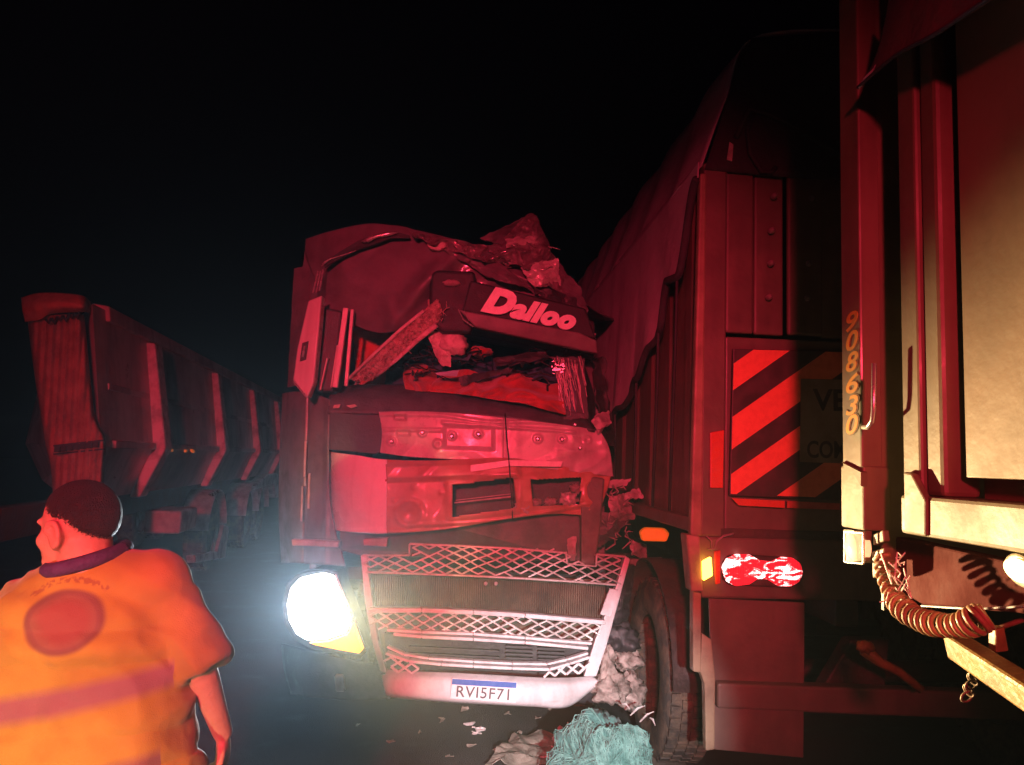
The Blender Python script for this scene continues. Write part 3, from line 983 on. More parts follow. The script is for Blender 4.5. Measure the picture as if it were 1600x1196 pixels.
# --- corner panel at the left, step, lower dark bumper corner
rows = [[(442, 615, .50), (462, 612, .26), (490, 615, .12), (516, 625, .04)],
        [(438, 700, .50), (458, 700, .26), (488, 700, .12), (514, 704, .06)],
        [(436, 790, .50), (456, 790, .26), (488, 792, .12), (518, 800, .08)],
        [(440, 880, .50), (460, 880, .26), (495, 882, .12), (540, 885, .08)]]


def d_corner(u, v):
    return 0.012 * nz(u, v, 12, 1 / 60) - 0.02 * math.exp(-((u - 480 + (v - 700) * 0.03) / 2) ** 2) + 0.012 * math.exp(-((u - 510 + (v - 800) * .02) / 4) ** 2)


patch(rows, 60, 60, T, d_corner).build('corner_panel', 'upper', truck, smooth=True, solid=0.008)
mb = MB()
quad(mb, [(455, 843), (530, 846), (528, 856), (456, 853)], -0.03, 0.06)
mb.build('corner_step', 'fender', truck, bevel=0.006)
mb = MB()
for a in ((476, 690), (482, 740), (471, 760)):
    quad(mb, [(a[0], a[1]), (a[0] + 3, a[1]), (a[0] + 1, a[1] + 55), (a[0] - 2, a[1] + 55)], 0.10, 0.02)
mb.build('panel_strip', 'fender', truck)
rows = [[(440, 1005, .4), (480, 1015, .15), (540, 1030, .05), (600, 1040, .0)],
        [(445, 1050, .4), (485, 1055, .12), (545, 1062, .03), (605, 1066, -.01)],
        [(455, 1085, .42), (492, 1090, .16), (550, 1094, .06), (610, 1092, .02)]]
patch(rows, 30, 20, T, lambda u, v: 0.006 * nz(u, v, 1, 1 / 40)).build('bumper_corner', 'dark', truck, smooth=True, solid=0.01)
mb = MB()
quad(mb, [(522, 1056), (536, 1056), (538, 1082), (524, 1082)], 0.0, 0.06)
mb.build('fog_lamp', 'fender', truck, bevel=0.01)

# --- head lamp
HL = [(488, 896), (505, 893), (523, 897), (531, 920), (541, 946), (553, 968), (561, 992), (570, 1015), (561, 1024), (530, 1019), (490, 1011), (462, 996), (448, 972), (444, 945), (450, 918), (466, 902)]
mb = MB()
mb.prism([T(744 + (u - 744) * 1.0 + (-4 if u < 500 else 4), v + (-4 if v < 950 else 4), .06) for u, v in HL], (0, 0.22, 0))
hl = mb.build('headlamp', 'dark', truck, bevel=0.01)
up = [(488, 899), (505, 896), (521, 900), (529, 922), (538, 947), (548, 968), (540, 990), (510, 1000), (478, 1002), (462, 992), (450, 970), (447, 945), (453, 919), (468, 904)]
mb = MB()
mb.prism([T(u, v, .01) for u, v in up], (0, 0.05, 0))
mb.build('headlamp_lens', 'lampglass', hl, bevel=0.02, seg=3)
mb = MB()
mb.prism([T(u, v, .01) for u, v in [(551, 972), (559, 994), (568, 1014), (561, 1022), (532, 1017), (492, 1009), (482, 1005), (512, 1003), (543, 992)]], (0, 0.05, 0))
mb.build('indicator_lens', 'lampamber', hl, bevel=0.008)
MB().tube([T(524, 898, .0), T(534, 922, .0), T(543, 945, .0)], 0.006, 6).build('headlamp_trim', 'white', hl)
MB().tube([T(554, 966, .0), T(563, 992, .0), T(571, 1014, .0)], 0.006, 6).build('headlamp_trim', 'white', hl)
hp = T(488, 948, -0.06)
spot('truck_headlight', hp, (1.05, 1.7, 1.2), 3300, (1.0, 0.68, 0.32), 37, 1.0, 0.05, 1.25)
spot('truck_headlight.001', hp + Vector((0.02, -.02, 0.02)), (-1.9, 0.0, 2.0), 520, (0.84, 0.92, 1.0), 92, 1.0, 0.06)

# --- grille: two bands of diamond mesh, bright bars, radiator behind
def diamond(name, poly, du, dv, dy, wd, slope, parent, m='mesh'):
    u0, u1 = min(p[0] for p in poly), max(p[0] for p in poly)
    v0, v1 = min(p[1] for p in poly) - 20, max(p[1] for p in poly) + 20
    mb = MB()
    nu, nv = int((u1 - u0) / du) + 3, int((v1 - v0) / dv) + 3
    for j in range(nv):
        for i in range(nu):
            for sg in (1, -1):
                a = (u0 + (i - 1) * du + (du / 2 if j % 2 else 0), v0 + j * dv)
                b = (a[0] + sg * du / 2, a[1] + dv)
                q0 = a[0]
                a = (a[0], a[1] + slope * (a[0] - u0))
                b = (b[0], b[1] + slope * (b[0] - u0))
                if inpoly((a[0] + b[0]) / 2, (a[1] + b[1]) / 2, poly):
                    def bend(q):
                        return T(q[0] + 2.5 * nz(q[0], q[1], 4, 1 / 45), q[1] + 3.5 * nz(q[0], q[1], 9, 1 / 60), dy + 0.03 * nz(q[0], q[1], 2, 1 / 55))
                    if noise.noise(Vector((q0 * .07, j * .5, 3.3))) > 0.44:
                        continue
                    mb.bar(bend(a), bend(b), wd * (0.85 + .3 * rnd.random()), 0.018)
    return mb.build(name, m, parent)


G1 = [(566, 870), (640, 868), (640, 850), (790, 856), (884, 864), (886, 880), (930, 884), (932, 866), (976, 870), (962, 913), (880, 906), (740, 899), (572, 894)]
diamond('grille_mesh', G1, 26, 6.2, -0.05, 0.0085, 0.035, truck)
mb = MB()


def pxbar(mb, pts, dy, wd, th=0.03):
    for (a, b) in zip(pts, pts[1:]):
        mb.bar(T(*a, dy), T(*b, dy), wd, th)


pxbar(mb, [(640, 850), (720, 853), (800, 857), (884, 864)], -.055, .012)
pxbar(mb, [(884, 862), (886, 881)], -.055, .012)
pxbar(mb, [(886, 881), (931, 885)], -.055, .010)
pxbar(mb, [(931, 885), (932, 866), (976, 870)], -.055, .012)
pxbar(mb, [(572, 894), (660, 897), (740, 900), (820, 904), (900, 909), (962, 914)], -.055, .012)
pxbar(mb, [(566, 868), (640, 868)], -.055, .010)
pxbar(mb, [(640, 868), (640, 850)], -.055, .010)
mb.build('grille_frame', 'mesh', truck, bevel=0.003)
mb = MB()
mb.prism([T(u, v, -.03) for u, v in [(964, 913), (977, 869), (985, 874), (948, 1010), (932, 1058), (912, 1058), (930, 1000), (948, 955)]], (0, 0.08, 0))
mb.build('grille_side_frame', 'bumper', truck, bevel=0.008)
mb = MB()
mb.prism([T(u, v, -.03) for u, v in [(563, 868), (572, 868), (580, 935), (590, 1000), (604, 1052), (594, 1050), (580, 1000), (570, 940)]], (0, 0.08, 0))
mb.build('grille_side_frame', 'bumper', truck, bevel=0.008)
mb = MB()
quad(mb, [(572, 890), (970, 908), (935, 1050), (600, 1045)], 0.13, 0.03)
mb.build('radiator', 'radiator', truck)
mb = MB()
for k in range(110):
    u0 = 585 + k * 3.35
    top = 897 + (u0 - 572) * 0.045
    mb.bar(T(u0, top, .115), T(u0 - 1, top + 58, .115), 0.0045, 0.02)
mb.build('radiator_fin', 'radiator', truck, kind='stuff')
shard('loose_trim', [(952, 920, -.05), (966, 922, -.05), (953, 964, -.05), (938, 960, -.05)], 'bumper', truck, 0.008, 0.01, 21)
mb = MB()
for cu in (759, 775):
    MB().lathe(T(cu, 912, -.07), (0, -1, 0), [(0, .011), (.012, .011), (.015, .004), (.015, .0005)], 10).build('grille_bolt', 'mesh', truck)

G2 = [(578, 956), (700, 958), (820, 964), (942, 974), (928, 1003), (800, 994), (690, 988), (586, 984)]
diamond('grille_mesh', G2, 24, 6.5, -0.08, 0.009, 0.05, truck)
mb = MB()
pxbar(mb, [(576, 953), (660, 953), (740, 956), (820, 961), (945, 972)], -.085, .026, .06)
mb.build('grille_bar', 'bumper', truck, bevel=0.006)
mb = MB()
pxbar(mb, [(606, 984), (660, 987), (740, 990), (820, 996), (924, 1005)], -.10, .016, .05)
pxbar(mb, [(616, 990), (660, 994), (740, 998), (820, 1003), (918, 1012)], -.11, .018, .06)
mb.build('grille_bar', 'bumper', truck, bevel=0.005)
mb = MB()
quad(mb, [(600, 990), (925, 1008), (905, 1052), (605, 1045)], -0.02, 0.04)
mb.build('grille_slot', 'black', truck)
mb = MB()
for j in range(4):
    for i in range(2):
        ua = 790 + i * 50
        pxbar(mb, [(ua, 1009 + j * 6 + i * 3), (ua + 42, 1011 + j * 6 + i * 3)], -.035, .008, .03)
pxbar(mb, [(640, 1010), (780, 1017)], -.035, .006, .03)
pxbar(mb, [(640, 1020), (780, 1027)], -.035, .006, .03)
mb.build('louvre', 'dark', truck)
mb = MB()
pxbar(mb, [(606, 1010), (632, 1022), (670, 1028), (740, 1033), (800, 1036), (855, 1037), (885, 1030), (918, 1020)], -.11, .014, .05)
pxbar(mb, [(604, 1020), (640, 1032), (690, 1037), (740, 1040), (800, 1043), (858, 1045), (890, 1036), (920, 1026)], -.12, .016, .06)
mb.build('bumper_lip', 'bumper', truck, bevel=0.005)
diamond('lower_mesh', [(600, 1022), (640, 1034), (668, 1040), (655, 1056), (612, 1050)], 22, 8, -0.11, 0.012, 0.06, truck, 'bumper')
diamond('lower_mesh', [(856, 1048), (886, 1040), (922, 1030), (914, 1058), (850, 1062)], 18, 8, -0.11, 0.012, -0.06, truck, 'bumper')
rows = [[(596, 1046, .03), (640, 1050, -.02), (700, 1052, -.06), (760, 1055, -.08), (830, 1059, -.07), (880, 1060, -.03), (926, 1058, .03)],
        [(598, 1062, -.02), (640, 1064, -.08), (700, 1066, -.13), (760, 1069, -.15), (830, 1073, -.14), (885, 1073, -.09), (936, 1066, .0)],
        [(602, 1080, -.02), (640, 1086, -.08), (700, 1092, -.13), (760, 1096, -.15), (830, 1100, -.14), (885, 1101, -.09), (926, 1076, .0)],
        [(606, 1088, .04), (640, 1092, .02), (700, 1097, .0), (760, 1100, .0), (830, 1103, .0), (885, 1104, .02), (922, 1080, .06)]]
patch(rows, 70, 24, T, lambda u, v: 0.002 * nz(u, v, 1, 1 / 30) - 0.006 * math.exp(-((u - 686) / 1.5) ** 2) - 0.006 * math.exp(-((u - 822) / 1.5) ** 2)).build('bumper', 'bumper', truck, smooth=True, solid=0.012)
# plate
pl = [T(706, 1060, -.175), T(808, 1066, -.175), T(806, 1099, -.18), T(703, 1092, -.18)]
pmb = MB().prism(pl, (0, 0.008, 0))
plate = pmb.build('licence_plate', 'plate', truck, bevel=0.003)
pb = [pl[0] + Vector((0.003, -.002, -.003)), pl[1] + Vector((-.003, -.002, -.003))]
hh = (pl[3] - pl[0]) * 0.27
MB().prism([pb[0], pb[1], pb[1] + hh, pb[0] + hh], (0, 0.003, 0)).build('plate_band', 'blue', plate)
ex = (pl[2] - pl[3])
ey = (pl[0] - pl[3])
text_on('plate_text', 'RVI5F71', pl[3] + ex * 0.09 + ey * 0.12 + Vector((0, -.002, 0)), ex, ey, ex.length * 0.80, ey.length * 0.54, 'ink', plate, 0.002, 0, 0.01, 1.1)

# --- torn pieces hanging off the right corner
shard('torn_panel', [(945, 752, .10), (985, 748, .16), (978, 760, .14), (952, 764, .08)], 'primer', truck, 0.008, 0.03, 23)
shard('torn_panel', [(972, 770, .10), (1000, 762, .14), (1003, 778, .12), (978, 782, .08)], 'primer', truck, 0.008, 0.06, 24)
shard('torn_panel', [(950, 782, .05), (978, 772, .12), (990, 812, .12), (955, 815, .05)], 'fender', truck, 0.008, 0.06, 25, 12)
shard('torn_panel', [(935, 800, .06), (985, 810, .12), (960, 842, .10), (932, 858, .06)], 'upper', truck, 0.01, 0.05, 26, 12)
shard('torn_panel', [(925, 655, .0), (950, 640, .06), (955, 662, .06), (935, 676, .02)], 'primer', truck, 0.008, 0.06, 27, 12)
shard('torn_panel', [(925, 560, .15), (945, 560, .3), (960, 700, .3), (938, 690, .1)], 'dark', truck, 0.008, 0.06, 28, 12)
shard('torn_panel', [(985, 840, .2), (1008, 850, .25), (1012, 880, .25), (990, 868, .2)], 'fender', truck, 0.008, 0.06, 29, 12)
shard('torn_panel', [(950, 878, .10), (990, 884, .20), (975, 985, .2), (945, 980, .10)], 'dark', truck, 0.01, 0.05, 36, 14)
MB().prism([T(985, 874, .3), T(1036, 872, .5), T(1036, 884, .5), T(985, 885, .3)], (0, .05, 0)).build('torn_bracket', 'fender', truck, bevel=0.006)
mb = MB()
for k in range(26):
    p = T(948 + rnd.random() * 40, 752 + rnd.random() * 100, 0.04)
    q = p + Vector((rnd.uniform(-.06, .06), rnd.uniform(-.05, .02), rnd.uniform(-.08, .05)))
    mb.tube([p, (p + q) / 2 + Vector((rnd.uniform(-.03, .03), -.02, rnd.uniform(-.02, .02))), q], [.004, .005, .003], 5)
mb.build('torn_wiring', 'fender', truck, smooth=True, kind='stuff')
for k, (cu, cv, dy, ru, rv, rd, m) in enumerate([(952, 1074, .02, 28, 20, .12, 'sack'), (984, 1078, .10, 22, 24, .10, 'sack'), (978, 1030, .08, 24, 14, .10, 'sack'),
                                                (948, 1040, .06, 14, 26, .08, 'sack'), (968, 1000, .12, 26, 22, .1, 'dark'), (985, 1010, .10, 16, 7, .05, 'sack')]):
    lump(cu, cv, dy, ru, rv, rd, 'torn_bumper_foam', m, truck, 60 + k, 0.55, 2.2, n=26)
MB().prism([T(888, 1103, -.02), T(926, 1074, .02), T(940, 1085, .06), T(925, 1102, .06)], (0, 0.08, 0)).build('bumper_end', 'dark', truck, bevel=0.01)

# ================================================================== LEADING TRAILER (rear seen at the right)
AX = Vector((-0.0665, 0.9978, 0)).normalized()      # forward along the road train
RT = Vector((0.9978, 0.0665, 0)).normalized()       # to its right
O1 = Vector((0.93, 3.74, 0))


def W(s, t, z):
    return O1 + AX * s + RT * t + Z * z


def RF(u, v, s=0.0):
    """pixel on a plane across the road train"""
    return on_plane(u, v, O1 + AX * s, AX)


def SF(u, v, t=0.0):
    """pixel on a plane along the road train's left side"""
    return on_plane(u, v, O1 + RT * t, RT)


AXES = (AX, RT, Z)
tip = thing('grain_trailer', 'dark tarpaulin-covered trailer with striped warning board and lit red tail lamps', 'trailer', W(3.2, 1.25, 0))

LEN = 7.5
WALL_T = 3.28
mb = MB()
mb.prism([W(0.06, 0.03, 1.45), W(LEN, 0.03, 1.45), W(LEN, 0.03, WALL_T), W(0.06, 0.03, WALL_T)], RT * 0.04)
mb.build('side_wall', 'tipper', tip)
mb = MB()
mb.prism([W(0.06, 2.47, 1.45), W(LEN, 2.47, 1.45), W(LEN, 2.47, WALL_T), W(0.06, 2.47, WALL_T)], RT * 0.04)
mb.build('side_wall', 'tipper', tip)
MB().prism([W(LEN - .04, 0.07, 1.45), W(LEN - .04, 2.47, 1.45), W(LEN - .04, 2.47, WALL_T), W(LEN - .04, 0.07, WALL_T)], AX * 0.04).build('front_wall', 'tipper', tip)
for k in range(18):
    s = 0.28 + k * 0.41
    mb = MB()
    mb.prism([W(s - .09, 0.03, 1.5), W(s - .05, 0.012, 1.5), W(s + .05, 0.012, 1.5), W(s + .09, 0.03, 1.5)], Z * (WALL_T - 1.55))
    mb.build('wall_rib', 'tipper', tip, bevel=0.006)
MB().box(W(LEN / 2, 0.01, 1.47), LEN - 0.1, 0.10, 0.07, AXES).build('bottom_rail', 'tipper', tip, bevel=0.008)
MB().box(W(LEN / 2, 1.25, 1.44), LEN, 2.3, 0.04, AXES).build('floor', 'chassis', tip)

# rear frame and tailgate panels
mb = MB()
mb.prism([W(0, 0.0, 1.42), W(0, 0.12, 1.42), W(0, 0.12, WALL_T), W(0, 0.0, WALL_T)], AX * 0.09)
mb.build('corner_post', 'tipper', tip, bevel=0.01)
MB().prism([W(0, 2.38, 1.42), W(0, 2.5, 1.42), W(0, 2.5, WALL_T), W(0, 2.38, WALL_T)], AX * 0.09).build('corner_post', 'tipper', tip, bevel=0.01)
mb = MB()
mb.prism([W(-0.012, -0.052, 1.42), W(-0.012, 0.006, 1.42), W(-0.012, 0.012, 3.22), W(-0.012, -0.022, 3.22)], AX * 0.05)
mb.build('corner_edge', 'tipedge', tip, bevel=0.01)
cols = [0.12, 0.27, 0.43, 0.62, 0.84, 1.06, 1.28, 1.50, 1.72, 1.94, 2.16, 2.38]
for k, (a, b) in enumerate(zip(cols, cols[1:])):
    s0 = (0.02, 0.035, 0.0, 0.045)[k % 4]
    MB().prism([W(s0, a + .004, 2.42), W(s0, b - .004, 2.42), W(s0, b - .004, WALL_T - 0.02), W(s0, a + .004, WALL_T - .02)], AX * 0.03).build('tailgate_panel', 'tipper', tip, bevel=0.012)
MB().prism([W(0.02, 0.125, 1.42), W(0.02, 2.375, 1.42), W(0.02, 2.375, 2.40), W(0.02, 0.125, 2.40)], AX * 0.04).build('tailgate_lower', 'tipper', tip, bevel=0.008)
for (u, v) in ((1213, 200), (1211, 306), (1207, 360), (1206, 411), (1203, 464), (1262, 466), (1268, 310), (1264, 412), (1270, 250)):
    c = RF(u, v, -0.004)
    MB().lathe(c, -AX, [(-.02, .016), (0, .016), (.010, .012), (.016, .0005)], 10).build('rivet', 'fender', tip, smooth=True)
MB().prism([RF(1136, 250, -.02), RF(1140, 222, -.02), RF(1146, 226, -.02), RF(1144, 252, -.02)], AX * 0.02).build('tarpaulin_hook', 'pale', tip)
MB().tube([RF(1178, 175, -.03), RF(1168, 205, -.035), RF(1172, 240, -.035), RF(1190, 268, -.035), RF(1205, 270, -.03), RF(1212, 262, -.02)], 0.012, 8).build('tarpaulin_rope', 'tarpdark', tip, smooth=True)
MB().tube([RF(1150, 215, -.03), RF(1170, 172, -.035), RF(1200, 178, -.035), RF(1245, 200, -.035), RF(1330, 255, -.03)], 0.014, 8).build('tarpaulin_rope', 'tarpdark', tip, smooth=True)

# tarpaulin: gable over the load plus a skirt with a ragged hem down the side
RIDGE_Z = 4.0
rows = [[(s, -0.02, WALL_T - 0.02) for s in (0, 1.5, 3, 4.5, 6, 7.5)], [(s, 0.10, 3.62) for s in (0, 1.5, 3, 4.5, 6, 7.5)],
        [(s, 0.24, RIDGE_Z - .04) for s in (0, 1.5, 3, 4.5, 6, 7.5)], [(s, 0.8, RIDGE_Z + .05) for s in (0, 1.5, 3, 4.5, 6, 7.5)], [(s, 1.25, RIDGE_Z + .08) for s in (0, 1.5, 3, 4.5, 6, 7.5)]]


def tarp3(s, t, z):
    k = 0.02 * nz(s * 1.1, z * 1.3, 2, 1.0) + 0.012 * math.cos(s * 2 * math.pi / 0.82)
    return W(s, t + k, z)


top = patch(rows, 90, 30, tarp3)
rows = [[(s, 1.25, RIDGE_Z + .08) for s in (0, 2.5, 5, 7.5)], [(s, 2.2, RIDGE_Z) for s in (0, 2.5, 5, 7.5)], [(s, 2.53, WALL_T - .05) for s in (0, 2.5, 5, 7.5)]]
patch(rows, 20, 12, tarp3, mb=top)
tarp = top.build('tarpaulin', 'tarp', tip, smooth=True, solid=0.006)
# gable end of the tarpaulin
rows = [[W(-.01, 0.0, WALL_T - .04), W(-.015, .6, WALL_T - .06), W(-.01, 1.25, WALL_T - .05), W(-.015, 1.9, WALL_T - .05), W(-.01, 2.5, WALL_T - .04)],
        [W(-.005, 0.11, 3.6), W(-.03, .6, 3.62), W(-.01, 1.25, 3.64), W(-.03, 1.9, 3.62), W(-.01, 2.4, 3.6)],
        [W(0, 0.24, RIDGE_Z - .04), W(0, .75, RIDGE_Z + .03), W(0, 1.25, RIDGE_Z + .07), W(0, 1.8, RIDGE_Z + .03), W(0, 2.3, RIDGE_Z - .04)]]
rows = [[tuple(p) for p in r] for r in rows]
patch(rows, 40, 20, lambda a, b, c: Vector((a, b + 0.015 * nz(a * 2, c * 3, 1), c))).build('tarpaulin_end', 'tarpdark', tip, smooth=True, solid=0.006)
# hanging skirt
hem = [(-0.0, 3.20), (0.25, 2.78), (0.42, 2.76), (0.62, 2.52), (0.85, 2.50), (1.15, 2.28), (1.6, 2.18), (2.1, 2.02), (2.7, 1.95), (3.4, 1.8), (4.5, 1.75), (7.5, 1.7)]


def hemz(s):
    for (a, za), (b, zb) in zip(hem, hem[1:]):
        if a <= s <= b:
            k = (s - a) / (b - a)
            return za + (zb - za) * (k * k * (3 - 2 * k)) - 0.03 * math.sin(s * 9)
    return hem[-1][1]


sk, sf = [], []
NS, NZ = 200, 22
for i in range(NS + 1):
    s = LEN * (i / NS) ** 1.6
    z0 = hemz(s)
    for j in range(NZ + 1):
        k = j / NZ
        z = WALL_T + (z0 - WALL_T) * k
        out = 0.028 + 0.02 * k * nz(s * 3, z * 1.2, 7) + 0.03 * k * k * abs(math.sin(s * 5.2 + z))
        sk.append(W(s, -out, z))
for i in range(NS):
    for j in range(NZ):
        a = i * (NZ + 1) + j
        sf.append((a, a + 1, a + NZ + 2, a + NZ + 1))
MB().add(sk, sf).build('tarpaulin_skirt', 'tarp', tip, smooth=True, solid=0.006)
hp_ = []
for i in range(0, NS + 1):
    s = LEN * (i / NS) ** 1.6
    z0 = hemz(s)
    hp_.append(W(s, -0.035 - 0.03 * abs(math.sin(s * 5.2 + z0)), z0 - 0.01))
MB().tube(hp_, 0.022, 7).build('tarpaulin_hem', 'tarpdark', tip, smooth=True)
for k, s in enumerate((0.25, 0.62, 1.15, 1.8)):
    z0 = hemz(s)
    MB().tube([W(s, -.06, z0), W(s + .12, -.03, z0 - .35), W(s + .3, 0.0, 1.5)], 0.008, 6).build('tarpaulin_cord', 'tarpdark', tip, smooth=True)

# striped warning board
S0 = -0.03
BL = dict(u0=1143, u1=1420, v0=542, v1=778)
bp = [RF(1146, 545, S0), RF(1420, 552, S0), RF(1420, 787, S0), RF(1140, 775, S0)]
board = MB().prism(bp, AX * 0.02).build('warning_board', 'signdark', tip, bevel=0.004)


def clip_poly(poly, a, b, c):
    """keep a*u+b*v>=c"""
    out = []
    for (p, q) in zip(poly, poly[1:] + poly[:1]):
        fp, fq = a * p[0] + b * p[1] - c, a * q[0] + b * q[1] - c
        if fp >= 0:
            out.append(p)
        if fp * fq < 0:
            t = fp / (fp - fq)
            out.append((p[0] + (q[0] - p[0]) * t, p[1] + (q[1] - p[1]) * t))
    return out


face = [(1147, 546), (1418, 553), (1418, 783), (1142, 772)]
# stripes run up to the right, slope from the photograph (about -0.72)
for k, (lo_, hi_) in enumerate([(1147 * .70 + 568, 1147 * .70 + 609), (1147 * .70 + 650, 1147 * .70 + 700), (1147 * .70 + 738, 1147 * .70 + 775), (1147 * .70 + 822, 1147 * .70 + 866), (1147 * .70 + 910, 1147 * .70 + 954)]):
    pc = clip_poly(face, 0.70, 1.0, lo_)
    if pc:
        pc = clip_poly(pc, -0.70, -1.0, -hi_)
    if len(pc) > 2:
        MB().prism([RF(u, v, S0 - 0.004) for u, v in pc], AX * 0.003).build('reflective_stripe', 'orange', board)
sp_ = [RF(1252, 592, S0 - .012), RF(1420, 596, S0 - .012), RF(1420, 728, S0 - .012), RF(1250, 722, S0 - .012)]
signplate = MB().prism(sp_, AX * 0.008).build('text_plate', 'signplate', board, bevel=0.003)
ex = (sp_[1] - sp_[0])
text_on('sign_text', 'VEÍCULO', RF(1270, 642, S0 - .014), ex, Z, 0.62, 0.135, 'signdark', signplate, 0.002, 0, 0.02)
text_on('sign_text', 'COMPRIMENTO', RF(1261, 716, S0 - .014), ex, Z, 0.62, 0.085, 'signdark', signplate, 0.002, 0, 0.02)
lbm = mat('red_white_tape', (0.62, 0.10, 0.09), 0.4, 0, (0.5, 0.06, 0.05), 20)
MB().prism([RF(1144, 779, S0), RF(1226, 783, S0), RF(1226, 794, S0), RF(1154, 790, S0)], AX * 0.006).build('reflective_strip', 'redref', tip)
MB().prism([RF(1230, 783, S0), RF(1312, 787, S0), RF(1312, 797, S0), RF(1230, 794, S0)], AX * 0.006).build('reflective_strip', lbm, tip)
MB().prism([RF(1110, 676, -.02), RF(1132, 672, -.02), RF(1130, 763, -.02), RF(1110, 763, -.02)], AX * 0.015).build('side_reflector', 'redref', tip, bevel=0.004)

# lamp bar with tail lamps
MB().prism([RF(1090, 838, .0), RF(1600, 852, .0), RF(1600, 945, .0), RF(1096, 935, .0)], AX * 0.12).build('lamp_bar', 'tipper', tip, bevel=0.012)
MB().prism([RF(1072, 835, -.01), RF(1094, 838, -.03), RF(1099, 925, -.03), RF(1080, 925, -.01)], AX * 0.10).build('lamp_bar_end', 'tipedge', tip, bevel=0.008)
lampc = thing_part('tail_lamp', RF(1190, 895, -.02), tip)
hs = [(1130, 880), (1140, 868), (1180, 868), (1235, 872), (1252, 880), (1256, 895), (1250, 912), (1235, 919), (1180, 917), (1140, 915), (1130, 905)]
MB().prism([RF(u, v, -.02) for u, v in hs], AX * 0.03).build('lamp_housing', 'chassis', lampc, bevel=0.008)
hs2 = [(1129, 888), (1136, 874), (1150, 867), (1172, 867), (1188, 876), (1206, 878), (1222, 871), (1240, 872), (1252, 881), (1256, 896), (1250, 910), (1236, 918), (1216, 916), (1200, 906), (1186, 905), (1172, 914), (1150, 917), (1135, 908)]
MB().prism([RF(u, v, -.034) for u, v in hs2], AX * 0.03).build('lamp_lens', 'tailred', lampc, bevel=0.01, seg=3)
MB().prism([RF(1099, 878, -.06), RF(1112, 871, -.06), RF(1114, 900, -.06), RF(1100, 908, -.06)], AX * 0.03).build('side_marker_lamp', 'tailamber', tip, bevel=0.005)
MB().prism([RF(1117, 862, -.035), RF(1126, 860, -.035), RF(1126, 912, -.035), RF(1119, 914, -.035)], AX * 0.02).build('lamp_bracket', 'redref', tip, bevel=0.003)
MB().tube([RF(1106, 858, -.04), RF(1116, 858, -.04), RF(1120, 846, -.045), RF(1130, 838, -.04), RF(1146, 834, -.03)], 0.005, 6).build('lamp_wire', 'fender', tip, smooth=True)
MB().tube([RF(1112, 860, -.04), RF(1112, 846, -.045), RF(1104, 838, -.04)], 0.004, 6).build('lamp_wire', 'fender', tip, smooth=True)

# flap and bumper below
MB().prism([RF(1108, 935, .03), RF(1258, 942, .03), RF(1256, 1185, .03), RF(1116, 1172, .03)], AX * 0.02).build('mud_flap', 'tipper', tip, bevel=0.006)
MB().prism([RF(1083, 925, -.02), RF(1096, 927, -.02), RF(1096, 1052, -.02), RF(1083, 1050, -.02)], AX * 0.06).build('flap_bracket', 'tipedge', tip, bevel=0.006)
MB().prism([RF(1097, 990, -.01), RF(1112, 1000, -.01), RF(1118, 1060, -.01), RF(1117, 1172, -.01), RF(1103, 1174, -.01), RF(1101, 1070, -.01), RF(1094, 1050, -.01)], AX * 0.05).build('flap_edge', 'tipedge', tip, bevel=0.006)
MB().prism([RF(1122, 1068, -.03), RF(1600, 1085, -.03), RF(1600, 1128, -.03), RF(1122, 1108, -.03)], AX * 0.09).build('rear_bumper', 'tipper', tip, bevel=0.012)
MB().prism([RF(1262, 1115, .3), RF(1330, 1000, .3), RF(1390, 1000, .3), RF(1380, 1120, .3)], AX * 0.1).build('bumper_stay', 'chassis', tip, bevel=0.01)
mb = MB()
mb.tube([RF(1350, 1015, -.15), RF(1375, 1035, -.16), RF(1405, 1050, -.17), RF(1440, 1078, -.18)], [0.03, .022, .02, .02], 8)
mb.build('coupling_rod', 'yellow', tip, smooth=True)
lump(1352, 1012, RF(1352, 1012, -.16).y - TY - CV(1352), 13, 10, .03, 'coupling_eye', 'yellow', tip, 90, 0.3)
# chassis and axles
for t in (0.75, 1.65):
    MB().box(W(LEN / 2, t, 1.2), LEN - .1, 0.12, 0.4, AXES).build('chassis_rail', 'chassis', tip, bevel=0.01)
for k, s in enumerate((1.12, 2.4)):
    for t in (0.16, 2.34):
        wheel(tip, W(s, t, 0.525), RT * (-1 if t < 1 else 1), 0.525, 0.28, lug=48 if k == 0 else 30)
    MB().tube([W(s, .3, .52), W(s, 2.2, .52)], 0.07, 10).build('axle', 'chassis', tip, smooth=True)
# mudguard over the first wheel, with amber marker
rows = []
mg = MB()
vs, fs = [], []
for i in range(17):
    a = math.pi * i / 16
    for t in (0.02, 0.34):
        vs.append(W(1.12 - math.cos(a) * 0.62, t, 0.55 + math.sin(a) * 0.62))
for i in range(16):
    fs.append((2 * i, 2 * i + 1, 2 * i + 3, 2 * i + 2))
mg.add(vs, fs).build('mudguard', 'chassis', tip, smooth=True, solid=0.012)
MB().prism([P(1000, 832, 4.55), P(1008, 825, 4.55), P(1040, 826, 4.55), P(1047, 834, 4.55), P(1042, 847, 4.55), P(1004, 846, 4.55)], (0, 0.06, 0)).build('amber_marker', 'amber', tip, bevel=0.012)

# ================================================================== FOLLOWING TRAILER (side close at the right)
tr2 = thing('cream_trailer', 'cream painted trailer side with numbered corner post and coiled air hose', 'trailer', W(-4.2, 1.25, 0))
# corner post: outer face looks left, return face looks back at the camera
mb = MB()
a0, a1 = SF(1316, 700, 0.0), SF(1346, 700, 0.0)
s_a, s_b = (a0 - O1).dot(AX), (a1 - O1).dot(AX)          # -1.36 .. nearer
PT = 3.9


